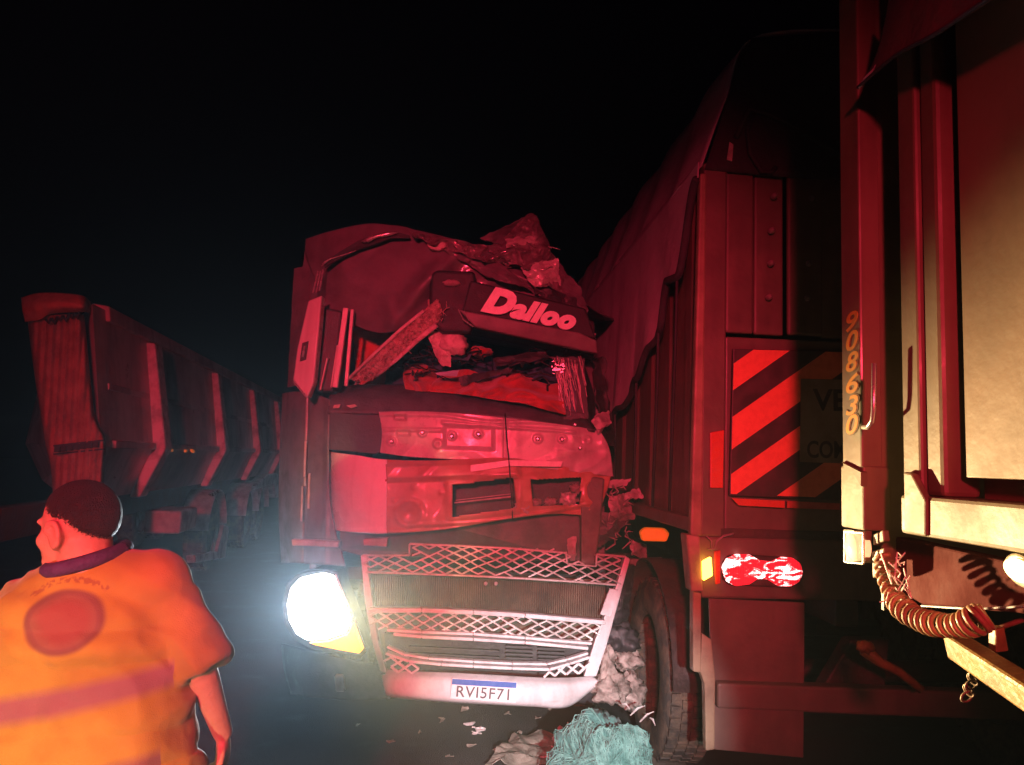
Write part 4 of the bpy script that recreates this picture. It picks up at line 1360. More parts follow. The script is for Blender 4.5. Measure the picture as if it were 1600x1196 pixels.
def post(name, s0, s1, t1, z0, z1, m, parent, bev=0.006):
    return MB().prism([W(s0, 0, z0), W(s1, 0, z0), W(s1, t1, z0), W(s0, t1, z0)], Z * (z1 - z0)).build(name, m, parent, bevel=bev)


z_step = (SF(1330, 728, 0)).z
z_low = (SF(1330, 826, 0)).z
cp = post('corner_post', s_a, s_b, 0.075, z_step - .01, PT, 'cream', tr2)
post('corner_post_sleeve', s_a + .012, s_b - .008, 0.085, z_low, z_step, 'cream', tr2)
sl = MB().prism([SF(1313, 722, -.012), SF(1345, 738, -.012), SF(1345, 760, -.012), SF(1338, 748, -.012), SF(1324, 728, -.012)], RT * 0.02)
sl.build('post_bracket', 'cream', tr2, bevel=0.003)
# dark red edge plate next to the post
s_c = ((SF(1373, 700, 0.06)) - O1).dot(AX)
MB().prism([W(s_b - .002, .06, 1.36), W(s_b + .0, .06, PT), W(s_b + .0, .14, PT), W(s_b + .0, .14, 1.36)], AX * 0.012).build('post_return', 'cream', tr2)
# number painted down the post
for k, ch in enumerate('908630'):
    c = SF(1331, (503, 533, 566, 600, 634, 664)[k], -0.0026)
    # slightly slanted figures; reading upright
    text_on('post_number', ch, c - AX * -0.034 - Z * 0.029, -AX, Z, 0.072, 0.060, 'number', cp, 0.0012, 0.25, 0.015)
    text_on('post_number_outline', ch, c - AX * -0.040 - Z * 0.033 + RT * 0.0015, -AX, Z, 0.084, 0.068, 'numberink', cp, 0.0012, 0.25, 0.05)
# rope hook
mb = MB()
mb.tube([SF(1349, 668, -.03), SF(1356, 668, -.05), SF(1363, 658, -.055), SF(1365, 640, -.055), SF(1366, 568, -.055)], 0.0065, 8)
mb.build('rope_hook', 'chrome', tr2, smooth=True)
# framed side: post, flange and recessed panel
b0, b1 = SF(1410, 700, 0), SF(1466, 700, 0)
s_d, s_e = (b0 - O1).dot(AX), (b1 - O1).dot(AX)
zr_top = SF(1440, 775, 0).z
zr_bot = SF(1440, 838, 0).z
post('side_post', s_d, s_d + (s_e - s_d) * 0.52, 0.11, zr_top - .004, PT, 'cream', tr2, 0.008)
MB().prism([W(s_d + (s_e - s_d) * 0.53, 0.012, zr_top), W(s_e, 0.012, zr_top), W(s_e, 0.11, zr_top), W(s_d + (s_e - s_d) * 0.53, 0.11, zr_top)], Z * (PT - zr_top)).build('side_post_cover', 'cream', tr2, bevel=0.012)
RAIL_END = -6.5
MB().prism([W(s_d, -0.01, zr_bot), W(RAIL_END, -0.01, zr_bot), W(RAIL_END, -0.01, zr_top), W(s_d, -0.01, zr_top)], RT * 0.14).build('bottom_rail', 'cream', tr2, bevel=0.01)
MB().prism([SF(1411, 737, -.018), SF(1424, 740, -.018), SF(1446, 782, -.018), SF(1446, 838, -.018), SF(1413, 832, -.018)], RT * 0.02).build('corner_gusset', 'cream', tr2, bevel=0.005)
# recessed panels between further posts
PANEL_T = 0.115
zp = SF(1520, 790, PANEL_T).z
edge = s_e
pn = 0
while edge > -6.4:
    nxt = edge - 0.95
    MB().prism([W(edge - .002, PANEL_T, zr_top), W(nxt + .1, PANEL_T, zr_top), W(nxt + .1, PANEL_T, PT - .1), W(edge - .002, PANEL_T, PT - .1)], RT * 0.03).build('side_panel', 'creamdirty', tr2)
    if nxt > -6.4:
        post('side_post', nxt + .1, nxt, 0.13, zr_top + .001, PT, 'cream', tr2, 0.008)
    edge = nxt
# panel skin standing a little proud of its frame, with a visible lower edge
sk0 = (SF(1508, 700, .04) - O1).dot(AX)
MB().prism([W(sk0, .04, zr_top + .05), W(sk0, .04, PT - .1), W(sk0 - .78, .04, PT - .1), W(sk0 - .78, .04, zr_top + .05)], RT * 0.02).build('panel_skin', 'creamdirty', tr2, bevel=0.004)
MB().box(W((s_d + RAIL_END) / 2, 0.06, PT + .05), s_d - RAIL_END + .8, 0.16, 0.14, AXES).build('top_rail', 'cream', tr2, bevel=0.01)
MB().prism([W(s_a - .02, .15, 1.5), W(s_a - .02, 2.4, 1.5), W(s_a - .02, 2.4, PT), W(s_a - .02, .15, PT)], AX * -0.04).build('front_wall', 'tipper', tr2)
# tarpaulin flap over the top of the side
rows = [[SF(1392, -20, -.03), SF(1440, -60, -.05), SF(1520, -120, -.05), SF(1640, -200, -.05), SF(1900, -420, -.05)],
        [SF(1372, 80, -.05), SF(1425, 40, -.06), SF(1480, 0, -.07), SF(1590, -60, -.07), SF(1850, -260, -.07)],
        [SF(1343, 137, -.05), SF(1400, 88, -.065), SF(1452, 60, -.08), SF(1500, 30, -.08), SF(1750, -140, -.08)]]
rows = [[tuple(p) for p in r] for r in rows]
patch(rows, 50, 20, lambda a, b, c: Vector((a + 0.012 * nz(b * 6, c * 4, 2), b, c))).build('tarpaulin_flap', mat('red_tarpaulin', (0.12, 0.07, 0.06), 0.65, 0, (0.08, 0.045, 0.04), 4, 0.25, 30), tr2, smooth=True, solid=0.006)
pts = [crline([list(p) for p in rows[2]], i / 30) for i in range(31)]
MB().tube([Vector(p) + Vector((-.004, 0, 0)) for p in pts], 0.006, 6).build('tarpaulin_hem', 'tarpdark', tr2, smooth=True)
MB().tube([SF(1343, 137, -.055), SF(1352, 122, -.06), SF(1366, 108, -.06), SF(1370, 102, -.06), SF(1362, 116, -.055), SF(1346, 134, -.055)], 0.004, 6).build('tarpaulin_tie', 'post', tr2, smooth=True)
# red chassis beam below the rail
redch = mat('dark_red_chassis', (0.085, 0.012, 0.010), 0.85, 0, (0.06, 0.010, 0.009), 5, 0.2, 30, spec=0.1)
MB().prism([SF(1385, 836, .10), SF(1700, 905, .10), SF(1700, 968, .10), SF(1440, 945, .10), SF(1392, 915, .10)], RT * 0.05).build('chassis_side_plate', redch, tr2, bevel=0.006)
MB().tube([SF(1440, 947, .09), SF(1520, 952, .09), SF(1600, 948, .09)], 0.003, 5).build('plate_edge_line', 'fender', tr2)  # thin pale line along the plate's lower edge
MB().box(W(-4.2, 0.75, 1.25), 5.6, 0.12, 0.36, AXES).build('chassis_rail', 'chassis', tr2, bevel=0.01)
MB().box(W(-4.2, 1.75, 1.25), 5.6, 0.12, 0.36, AXES).build('chassis_rail', 'chassis', tr2, bevel=0.01)
# lamps
rl = thing_part('round_lamp', SF(1335, 856, -.01), tr2)
MB().lathe(SF(1335, 855, -.004), -RT, [(-.03, .040), (.004, .040), (.012, .032), (.018, .0005)], 24).build('lamp_lens', 'lens', rl, smooth=True)
mb = MB()
fr = [SF(1320, 831, -.006), SF(1349, 833, -.006), SF(1349, 881, -.006), SF(1320, 878, -.006)]
for a, b in zip(fr, fr[1:] + fr[:1]):
    mb.tube([a, b], 0.0035, 6)
mb.build('lamp_guard', 'chrome', rl)
MB().prism([SF(1318, 828, .012), SF(1352, 830, .012), SF(1352, 880, .012), SF(1318, 877, .012)], RT * 0.02).build('lamp_base', 'cream', rl)
MB().prism([SF(1363, 836, .02), SF(1379, 828, .02), SF(1381, 846, .02), SF(1364, 853, .02)], RT * 0.02).build('hose_plate', 'cream', tr2, bevel=0.004)
MB().prism([SF(1362, 862, .02), SF(1381, 856, .02), SF(1380, 896, .02), SF(1363, 904, .02)], RT * 0.03).build('hose_plate', 'cream', tr2, bevel=0.004)
sl_ = thing_part('side_lamp', SF(1590, 892, .07), tr2)
e = SF(1594, 892, .06)
for nm, ra, rb, dd, m in (('lamp_rim', 0.052, 0.036, 0.0, 'tipedge'), ('lamp_lens', 0.040, 0.024, -.012, 'sidelamp')):
    pts = [e + RT * dd - AX * (ra * math.cos(k * math.pi / 12)) + Z * (rb * math.sin(k * math.pi / 12) - 0.3 * ra * math.cos(k * math.pi / 12) * 0.5) for k in range(24)]
    MB().prism(pts, RT * 0.03).build(nm, m, sl_, bevel=0.006)

# coiled air hose
path = [SF(1384, 872, -.02), SF(1388, 905, -.03), SF(1400, 938, -.04), SF(1425, 962, -.05), SF(1455, 974, -.05), SF(1490, 978, -.05), SF(1520, 972, -.04), SF(1540, 962, -.02)]
turns, N = 21, 21 * 14
pts = []
pp = [list(p) for p in path]
for i in range(N + 1):
    t = i / N
    c = Vector(crline(pp, t))
    c2 = Vector(crline(pp, min(1, t + 0.01)))
    if t > .985:
        tan = (c - Vector(crline(pp, t - 0.01))).normalized()
    else:
        tan = (c2 - c).normalized()
    x = tan.cross(RT).normalized()
    y = tan.cross(x)
    a = 2 * math.pi * turns * t
    r = 0.030 * (0.8 + 0.25 * nz(t * 6, 0.3))
    pts.append(c + x * (math.cos(a) * r) + y * (math.sin(a) * r))
MB().tube(pts, 0.0065, 7).build('coiled_hose', 'hose', tr2, smooth=True)
mb = MB()
for k in range(12):
    c = SF(1388 + rnd.random() * 26, 868 + rnd.random() * 60, -.06)
    mb.tube([c, c + Vector((rnd.uniform(-.02, .02), -.01, rnd.uniform(-.03, .03))), c + Vector((rnd.uniform(-.03, .03), 0, rnd.uniform(-.05, .05)))], 0.002, 4)
mb.build('hose_tie', 'paper', tr2, kind='stuff')
# drawbar
p, q = P(1492, 1008, 2.0), P(1640, 1105, 1.55)
MB().bar(p, q, 0.062, 0.05).build('drawbar', 'yellow', tr2, bevel=0.008)
MB().prism([P(1556, 984, 1.85), P(1570, 980, 1.85), P(1577, 1018, 1.85), P(1556, 1021, 1.85)], (0, 0.03, 0)).build('drawbar_wedge', 'yellow', tr2, bevel=0.004)
MB().tube([P(1520, 968, 1.95), P(1540, 976, 1.93), P(1560, 982, 1.9), P(1600, 968, 1.85)], 0.006, 6).build('drawbar_cable', 'hose', tr2, smooth=True)


def link(c, ax, r, m, parent):
    ax = Vector(ax).normalized()
    x = ax.orthogonal().normalized()
    y = ax.cross(x)
    n = 14
    pts = [Vector(c) + x * (math.cos(2 * math.pi * k / n) * r * 1.5) + y * (math.sin(2 * math.pi * k / n) * r) for k in range(n + 1)]
    MB().tube(pts, r * 0.3, 6).build('chain_link', m, parent, smooth=True)


for k in range(7):
    c = P(1530 - k * 3.2, 1035 + k * 9, 1.93)
    link(c, (1, 0.4, 0.2) if k % 2 else (0.1, 1, 0.1), 0.010, 'chain', tr2)
for t in (0.18, 2.32):
    wheel(tr2, W(-5.9, t, 0.525), RT * (-1 if t < 1 else 1), 0.525, 0.28, lug=24)

# ================================================================== FAR TRAILER AT THE LEFT
A3 = Vector((-0.148, 0.989, 0)).normalized()
R3 = Vector((0.989, 0.148, 0)).normalized()
O3 = Vector((-3.69, 8.0, 0))


def L(s, t, z):
    return O3 + A3 * s + R3 * t + Z * z


lt = thing('tipper_trailer', 'dark ribbed tipper trailer with pale side posts standing beyond the orange-shirted person', 'trailer', L(4, -1.2, 0))
ZT, ZK, ZB = 2.97, 1.75, 1.27
TT, TB = -0.17, -0.20
S0, S1 = -1.45, 13.0
SL = S0 + 4.25                                     # the far corner of its near end is set back


def hull(near, far):
    n = len(near)
    return MB().add(near + far, [tuple(range(n)), tuple(range(2 * n - 1, n - 1, -1))] + [(i, i + n, (i + 1) % n + n, (i + 1) % n) for i in range(n)])


hull([L(S0, TT, ZT), L(S0, 0, ZK), L(SL, -2.45, ZK), L(SL, -2.3, ZT)], [L(S1, TT, ZT), L(S1, 0, ZK), L(S1, -2.45, ZK), L(S1, -2.3, ZT)]).build('body', 'trailer', lt)
hull([L(S0, -.003, ZK - .002), L(S0, TB, ZB), L(SL, -2.2, ZB), L(SL, -2.45, ZK - .002)], [L(S1, -.003, ZK - .002), L(S1, TB, ZB), L(S1, -2.2, ZB), L(S1, -2.45, ZK - .002)]).build('body_underside', 'trailer', lt)
MB().prism([L(S0 + .3, TT + .05, ZT - .1), L(S0 + .3, TT + .03, ZT + .04), L(S0 + .3, TT - .12, ZT + .06), L(S0 + .3, TT - .12, ZT - .1)], A3 * (S1 - S0 - .3)).build('top_rail', 'trailer', lt, bevel=0.015)
for k, s in enumerate((0.0, 2.93, 5.8, 8.7, 11.6)):
    mb = MB()
    wd = 0.26
    o1, o2 = 0.12, 0.12
    mb.prism([L(s, TT + 0.10, ZT - .12), L(s, 0.0 + o1, ZK), L(s, TB + o2 - .02, ZB - .03), L(s, TB, ZB - .03), L(s, -.02, ZK), L(s, TT - .02, ZT - .12)], A3 * wd)
    mb.build('side_post', 'post', lt, bevel=0.02)
for s0_, s1_ in zip((-1.2, .3, 3.25, 6.1, 9.0), (-.05, 2.9, 5.75, 8.65, 11.55)):
    MB().bar(L(s0_, -.09 + .012, 2.28), L(s1_, -.09 + .012, 2.28), .06, .03, R3).build('side_stiffener', 'trailer', lt, bevel=0.008)
    mb = MB()
    mb.bar(L(s0_, .012, ZK + .02), L(s1_, .012, ZK + .02), .07, .05, R3)
    mb.build('side_stiffener', 'trailer', lt, bevel=0.01)
# end wall: tall leaning cover with rolled tarpaulin on top
rows = []
for v, ul, ur in ((492, 46, 128), (540, 52, 133), (600, 60, 139), (650, 68, 146), (690, 74, 162), (740, 84, 160), (860, 92, 156)):
    rows.append([(ul - 3, v, .5), (ul, v, .12), (ul + (ur - ul) * .3, v, .02), (ul + (ur - ul) * .62, v, -.03), (ur - 4, v, .0), (ur + 2, v, .18)])
EY = 6.45
patch(rows, 60, 50, lambda u, v, d: P(u, v, EY + d), lambda u, v: 0.018 * math.sin(u * 0.55 + v * 0.03) + 0.02 * nz(u, v, 3, 1 / 30)).build('end_cover', 'endcloth', lt, smooth=True, solid=0.012)
mb = MB()
rows = [[(34, 466, .1), (60, 459, .0), (95, 459, -.05), (128, 463, .0), (140, 472, .3)],
        [(36, 484, -.03), (60, 478, -.12), (95, 476, -.16), (128, 478, -.10), (142, 482, .2)],
        [(40, 503, .05), (62, 500, -.04), (80, 490, -.06), (128, 487, -.02), (140, 490, .3)]]
rolledm = mat('rolled_red_tarpaulin', (0.55, 0.16, 0.12), 0.7, 0, (0.4, 0.1, 0.08), 6, 0.4, 40)
patch(rows, 40, 16, lambda u, v, d: P(u, v, EY + d), lambda u, v: 0.015 * nz(u, v, 5, 1 / 12)).build('rolled_tarpaulin', rolledm, lt, smooth=True, solid=0.015)
for k in range(6):
    MB().tube([P(72 + k * 9, 500 - k * 2, EY - .06), P(76 + k * 9, 505 - k * 2 + (k % 2) * 3, EY - .09), P(80 + k * 9, 498 - k * 2, EY - .06)], 0.012, 6).build('tarpaulin_loop', 'tarpdark', lt, smooth=True)
mb = MB()
for k in range(7):
    u0 = 90 + k * 10
    mb = MB()
    mb.box(P(u0, 702 - k * 1.2, EY - .06), 0.045, 0.02, 0.05)
    mb.build('buckle', 'tarpdark', lt)
MB().bar(P(84, 697, EY - .045), P(163, 688, EY - .035), 0.012, 0.02).build('cover_strap', 'tarpdark', lt)
MB().bar(P(84, 710, EY - .045), P(163, 702, EY - .035), 0.012, 0.02).build('cover_strap', 'tarpdark', lt)
# small amber side reflectors low on the panel
for (u, v) in ((262, 706), (268, 704), (290, 705), (300, 704), (302, 706)):
    d = on_plane(u, v, O3 + R3 * 0.06, R3)
    MB().box(d, 0.07, 0.02, 0.03, (A3, R3, Z)).build('glowing_amber_reflector', 'amber', lt)
# chassis, mudguards, box, wheels beneath
MB().box(L(4.5, -.55, 1.12), 13, 0.14, 0.26, (A3, R3, Z)).build('chassis_rail', 'chassis', lt, bevel=0.01)
MB().box(L(7.2, -1.7, 1.12), 9, 0.14, 0.26, (A3, R3, Z)).build('chassis_rail', 'chassis', lt, bevel=0.01)
tb = on_plane(268, 812, O3 + R3 * -.1, R3)
MB().box(tb, 0.75, 0.4, 0.26, (A3, R3, Z)).build('tool_box', 'fender', lt, bevel=0.03)
for s in (3.6, 6.4, 7.7):
    wheel(lt, L(s, -.28, .52), R3, 0.52, 0.3, lug=24)
    wheel(lt, L(s, -2.1, .52), -R3, 0.52, 0.3, lug=24)
    vs, fs = [], []
    for i in range(13):
        a = math.pi * (0.05 + 0.9 * i / 12)
        for t in (-.44, -.06):
            vs.append(L(s - math.cos(a) * 0.62, t, 0.52 + math.sin(a) * 0.64))
    for i in range(12):
        fs.append((2 * i, 2 * i + 1, 2 * i + 3, 2 * i + 2))
    MB().add(vs, fs).build('mudguard', 'fender', lt, smooth=True, solid=0.02)
p1 = [on_plane(u, v, O3 + R3 * -.05, R3) for u, v in ((418, 742), (440, 738), (446, 776), (432, 778), (428, 756), (392, 768))]
MB().prism(p1, R3 * -0.2).build('fender_wing', 'fender', lt, bevel=0.02)
p1 = [on_plane(u, v, O3 + R3 * -.02, R3) for u, v in ((328, 773), (340, 766), (342, 770), (332, 776))]
MB().prism(p1, R3 * -0.03).build('chassis_glint', 'chrome', lt)  # bright sliver added to stand for a glint under the body
p1 = [on_plane(u, v, O3 + R3 * -.08, R3) for u, v in ((305, 868), (340, 862), (350, 820), (358, 824), (352, 872), (306, 880))]
MB().prism(p1, R3 * -0.12).build('spray_flap', 'fender', lt, bevel=0.015)

# ================================================================== PERSON
def ellipsoid(mb, c, axes, radii, n=14):
    c = Vector(c)
    vs, fs = [], []
    for j in range(n + 1):
        th = math.pi * j / n
        for i in range(n + 4):
            ph = 2 * math.pi * i / (n + 4)
            d = (math.sin(th) * math.cos(ph), math.sin(th) * math.sin(ph), math.cos(th))
            vs.append(c + axes[0] * (d[0] * radii[0]) + axes[1] * (d[1] * radii[1]) + axes[2] * (d[2] * radii[2]))
    w_ = n + 4
    for j in range(n):
        for i in range(w_):
            fs.append((j * w_ + i, j * w_ + (i + 1) % w_, (j + 1) * w_ + (i + 1) % w_, (j + 1) * w_ + i))
    mb.add(vs, fs)


def limb(mb, pts, rs, n=12):
    """tapered limb with round ends"""
    P_, R_ = [], []
    for (a, b, ra, rb) in zip(pts, pts[1:], rs, rs[1:]):
        for k in range(6):
            P_.append(Vector(a).lerp(Vector(b), k / 6))
            R_.append(ra + (rb - ra) * k / 6)
    P_.append(Vector(pts[-1]))
    R_.append(rs[-1])
    mb.tube(P_, R_, n)
    for p, r in ((pts[0], rs[0]), (pts[-1], rs[-1])):
        ellipsoid(mb, p, (X, Y_, Z), (r, r, r), 8)
    for p, r in zip(pts[1:-1], rs[1:-1]):
        ellipsoid(mb, p, (X, Y_, Z), (r, r, r), 8)


def organic(mb, name, m, parent, origin, voxel, iters=6, wrinkle=None, factor=0.5):
    """merge overlapping closed shapes into one continuous skin"""
    me = bpy.data.meshes.new(name)
    me.from_pydata([v - Vector(origin) for v in mb.v], [], mb.f)
    bm = bmesh.new()
    bm.from_mesh(me)
    bmesh.ops.remove_doubles(bm, verts=bm.verts, dist=1e-6)
    bmesh.ops.recalc_face_normals(bm, faces=bm.faces)
    bm.to_mesh(me)
    bm.free()
    t = bpy.data.objects.new('tmp', me)
    C.objects.link(t)
    md = t.modifiers.new('r', 'REMESH')
    md.mode = 'VOXEL'
    md.voxel_size = voxel
    md = t.modifiers.new('s', 'SMOOTH')
    md.iterations = iters
    md.factor = factor
    dg = bpy.context.evaluated_depsgraph_get()
    dg.update()
    out = bpy.data.meshes.new_from_object(t.evaluated_get(dg))
    bpy.data.objects.remove(t)
    if wrinkle:
        nrm = [v.normal.copy() for v in out.vertices]
        for v, n in zip(out.vertices, nrm):
            v.co += n * wrinkle(v.co)
    out.materials.clear()
    out.materials.append(M[m] if isinstance(m, str) else m)
    out.polygons.foreach_set('use_smooth', [True] * len(out.polygons))
    out.name = name
    o = bpy.data.objects.new(name, out)
    C.objects.link(o)
    place(o, origin, parent)
    return o


BX, BY = -0.945, 1.80
person = thing('person', 'person in orange hi-vis shirt with round back emblem, walking with head turned aside', 'person', (BX, BY, 0))
fd = Vector((-0.965, 0.25, -0.08)).normalized()
sd = Vector((-0.25, -0.965, 0.0)).normalized()
ud = fd.cross(sd).normalized()
if ud.z < 0:
    ud = -ud
HA = (fd, sd, ud)
Hc = Vector((-0.990, 1.80, 1.568))
HS = 0.90


def hp3(f, s, u):
    return Hc + (fd * f + sd * s + ud * u) * HS


b = MB()
ellipsoid(b, hp3(-.012, 0, .022), HA, (.096 * HS, .076 * HS, .088 * HS), 18)     # cranium
ellipsoid(b, hp3(.035, 0, -.035), HA, (.058 * HS, .060 * HS, .082 * HS), 16)     # face
ellipsoid(b, hp3(.050, 0, -.088), HA, (.042 * HS, .045 * HS, .035 * HS), 12)     # jaw
ellipsoid(b, hp3(.080, 0, -.106), HA, (.020 * HS, .024 * HS, .018 * HS), 10)     # chin
ellipsoid(b, hp3(.075, 0, .012), HA, (.022 * HS, .052 * HS, .014 * HS), 10)      # brow
limb(b, [hp3(.090, 0, -.008), hp3(.108, 0, -.042)], [.009, .014], 8)
ellipsoid(b, hp3(.088, 0, -.070), HA, (.014 * HS, .024 * HS, .007 * HS), 8)      # lips
ellipsoid(b, hp3(.086, 0, -.081), HA, (.014 * HS, .022 * HS, .007 * HS), 8)
for sg in (1, -1):
    ellipsoid(b, hp3(-.008, .076 * sg, -.022), (fd, sd, ud), (.023 * HS, .014 * HS, .034 * HS), 10)   # ear
    ellipsoid(b, hp3(-.008, .073 * sg, -.05), (fd, sd, ud), (.011 * HS, .009 * HS, .012 * HS), 8)
    b.tube([hp3(-.008 + .020 * math.cos(t_ * .5), (.088 + .004 * math.sin(t_ * .5)) * sg, -.018 + .032 * math.sin(t_ * .5)) for t_ in range(0, 11)], .0065, 8)
    ellipsoid(b, hp3(.055, .040 * sg, -.035), HA, (.03 * HS, .02 * HS, .025 * HS), 8)  # cheek
neck0 = Vector((-.960, 1.815, 1.44))
limb(b, [hp3(-.025, 0, -.05), hp3(-.03, 0, -.10), neck0], [.058, .060, .070])
# torso, arms, legs
limb(b, [(-.955, 1.82, 1.34), (-.945, 1.82, 1.15), (-.94, 1.81, .95)], [.095, .10, .115])
limb(b, [(-1.08, 1.82, 1.38), (-.82, 1.82, 1.41)], [.055, .055])
RS, RE, RW = Vector((-.805, 1.82, 1.435)), Vector((-.690, 1.81, 1.262)), Vector((-.668, 1.93, 1.075))
LS, LE, LW = Vector((-1.115, 1.82, 1.355)), Vector((-1.235, 1.76, 1.13)), Vector((-1.215, 1.93, .965))
limb(b, [RS, RE, RW], [.052, .037, .024])
limb(b, [LS, LE, LW], [.060, .044, .028])
limb(b, [(-.86, 1.80, .93), (-.84, 1.90, .52), (-.835, 1.78, .09)], [.088, .060, .042])
limb(b, [(-1.03, 1.80, .93), (-1.05, 1.72, .50), (-1.06, 1.56, .12)], [.088, .060, .042])


def hand(b, w, d, up, side, thumb):
    """palm, four fingers of unequal length bent at the knuckles, thumb leaving the palm's side"""
    d, up = Vector(d).normalized(), Vector(up).normalized()
    side = d.cross(up).normalized() * side
    palm = w + d * 0.05
    ellipsoid(b, palm, (d, side, up), (.052, .042, .017), 10)
    for k, ln in enumerate((.070, .080, .074, .058)):
        r0 = w + d * 0.085 + side * (-.030 + k * 0.020)
        k1 = r0 + d * ln * 0.5 - up * 0.010
        k2 = k1 + d * ln * 0.26 - up * 0.020
        k3 = k2 + d * ln * 0.12 - up * 0.022
        limb(b, [r0, k1, k2, k3], [.0095, .009, .008, .007], 8)
    t0 = w + d * 0.03 - side * 0.036
    t1 = t0 + d * 0.03 - side * 0.028 - up * .006
    t2 = t1 + d * 0.030 - side * 0.006 - up * .012
    limb(b, [t0, t1, t2], [.013, .0105, .009], 8)


hand(b, RW, (-0.05, 0.42, -0.90), (0.95, 0.2, 0.05), -1, 1)
hand(b, LW, (0.05, 0.55, -0.85), (-1, 0, 0), 1, 1)
organic(b, 'body', 'skin', person, (BX, BY, 1.0), 0.0055, 4)
# eyes
for sg in (1, -1):
    e_ = MB()
    ellipsoid(e_, hp3(.074, .030 * sg, -.012), HA, (.009, .010, .007), 8)
    e_.build('eye', 'shoe', person, smooth=True)
# cropped hair: skullcap following the cranium
vs, fs, fade = [], [], []
n, w_ = 48, 72
for j in range(n + 1):
    th = math.pi * j / n
    for i in range(w_):
        ph = 2 * math.pi * i / w_
        d = Vector((math.sin(th) * math.cos(ph), math.sin(th) * math.sin(ph), math.cos(th)))
        line = 0.02 + 0.42 * max(0, min(1, (d.x - 0.15) / 0.5)) if d.x > -0.1 else 0.02 - 0.95 * (-0.1 - d.x)
        line += 0.04 * noise.noise(d * 9)
        f_ = min(1, max(0, (d.z - line) / 0.55 + 0.5))
        fade.append(f_)
        k = 1.012 + 0.03 * f_ + 0.006 * f_ * noise.noise(d * 16)
        vs.append(hp3(-.013 + d.x * .097 * k, d.y * .077 * k, .022 + d.z * .089 * k))
for j in range(n):
    for i in range(w_):
        fs.append((j * w_ + i, j * w_ + (i + 1) % w_, (j + 1) * w_ + (i + 1) % w_, (j + 1) * w_ + i))
hair = MB().add(vs, fs).build('hair', 'hair', person, smooth=True)
fa = hair.data.attributes.new('fade', 'FLOAT', 'POINT')
fa.data.foreach_set('value', fade)
hn = M['hair'].node_tree
at = hn.nodes.new('ShaderNodeAttribute')
at.attribute_name = 'fade'
tch = hn.nodes.new('ShaderNodeTexCoord')
hno = hn.nodes.new('ShaderNodeTexNoise')
hno.inputs['Scale'].default_value = 240
hno.inputs['Detail'].default_value = 2
hn.links.new(tch.outputs['Object'], hno.inputs['Vector'])
add = hn.nodes.new('ShaderNodeMath')
add.operation = 'ADD'
hn.links.new(at.outputs['Fac'], add.inputs[0])
hn.links.new(hno.outputs['Fac'], add.inputs[1])
hmr = hn.nodes.new('ShaderNodeMapRange')
hmr.inputs['From Min'].default_value = 0.86
hmr.inputs['From Max'].default_value = 1.12
hn.links.new(add.outputs[0], hmr.inputs['Value'])
hn.links.new(hmr.outputs['Result'], hn.nodes['Principled BSDF'].inputs['Alpha'])

# shirt
SH0 = (BX, BY, 1.2)
b = MB()
ax3 = (X, Y_, Z)
for (x, y, z, rx, ry) in ((-.955, 1.815, 1.425, .13, .09), (-.955, 1.815, 1.37, .20, .125), (-.95, 1.815, 1.31, .232, .14), (-.945, 1.81, 1.24, .240, .135), (-.94, 1.81, 1.17, .242, .14),
                          (-.935, 1.81, 1.10, .245, .15), (-.93, 1.81, 1.03, .252, .15), (-.93, 1.81, .96, .256, .155), (-.93, 1.81, .89, .258, .158)):
    ellipsoid(b, (x, y, z), ax3, (rx, ry, .11 if z < 1.3 else .075), 20)
limb(b, [(-1.10, 1.815, 1.375), (-.96, 1.815, 1.44), (-.80, 1.815, 1.44)], [.066, .082, .068])
for A_, B_ in ((RS, RE + Vector((.012, 0, -.01))), (LS, LE)):
    ellipsoid(b, A_, ax3, (.058, .075, .054), 12)
    b.tube([A_.lerp(B_, k / 8) for k in range(9)], [.056, .058, .058, .058, .058, .058, .059, .060, .062], 20)


def wr(p):
    a = 0.008 * noise.noise(Vector((p.x * 5 + p.z * 3, p.y * 5, p.z * 11)))
    r1 = 1 - abs(noise.noise(Vector((p.x * 7 - p.z * 5, p.y * 6, p.z * 5 + 3)))) * 2.6
    r2 = 1 - abs(noise.noise(Vector((p.x * 11 + p.z * 9, p.y * 9, p.z * 9 - 2)))) * 2.6
    arm = 0.6 * min(1, max(0, (abs(p.x) - 0.10) / 0.12)) + min(1, max(0, (0.05 - p.z) / 0.2)) * 0.15
    return a + (0.011 * max(0, r1) + 0.007 * max(0, r2)) * (0.55 + arm)


sm = bpy.data.materials.new('orange_hivis_shirt')
sm.use_nodes = True
nt = sm.node_tree
bs = nt.nodes['Principled BSDF']
bs.inputs['Roughness'].default_value = 0.8
bs.inputs['Sheen Weight'].default_value = 0.25
tc = nt.nodes.new('ShaderNodeTexCoord')
sep = nt.nodes.new('ShaderNodeSeparateXYZ')
nt.links.new(tc.outputs['Object'], sep.inputs['Vector'])


def mth(op, a, b_=None, c=None):
    n_ = nt.nodes.new('ShaderNodeMath')
    n_.operation = op
    for i, q in enumerate((a, b_, c)):
        if q is None:
            continue
        if isinstance(q, (int, float)):
            n_.inputs[i].default_value = q
        else:
            nt.links.new(q, n_.inputs[i])
    return n_.outputs[0]


def step(val, lo, hi):
    n_ = nt.nodes.new('ShaderNodeMapRange')
    n_.inputs['From Min'].default_value = lo
    n_.inputs['From Max'].default_value = hi
    nt.links.new(val, n_.inputs['Value'])
    return n_.outputs[0]


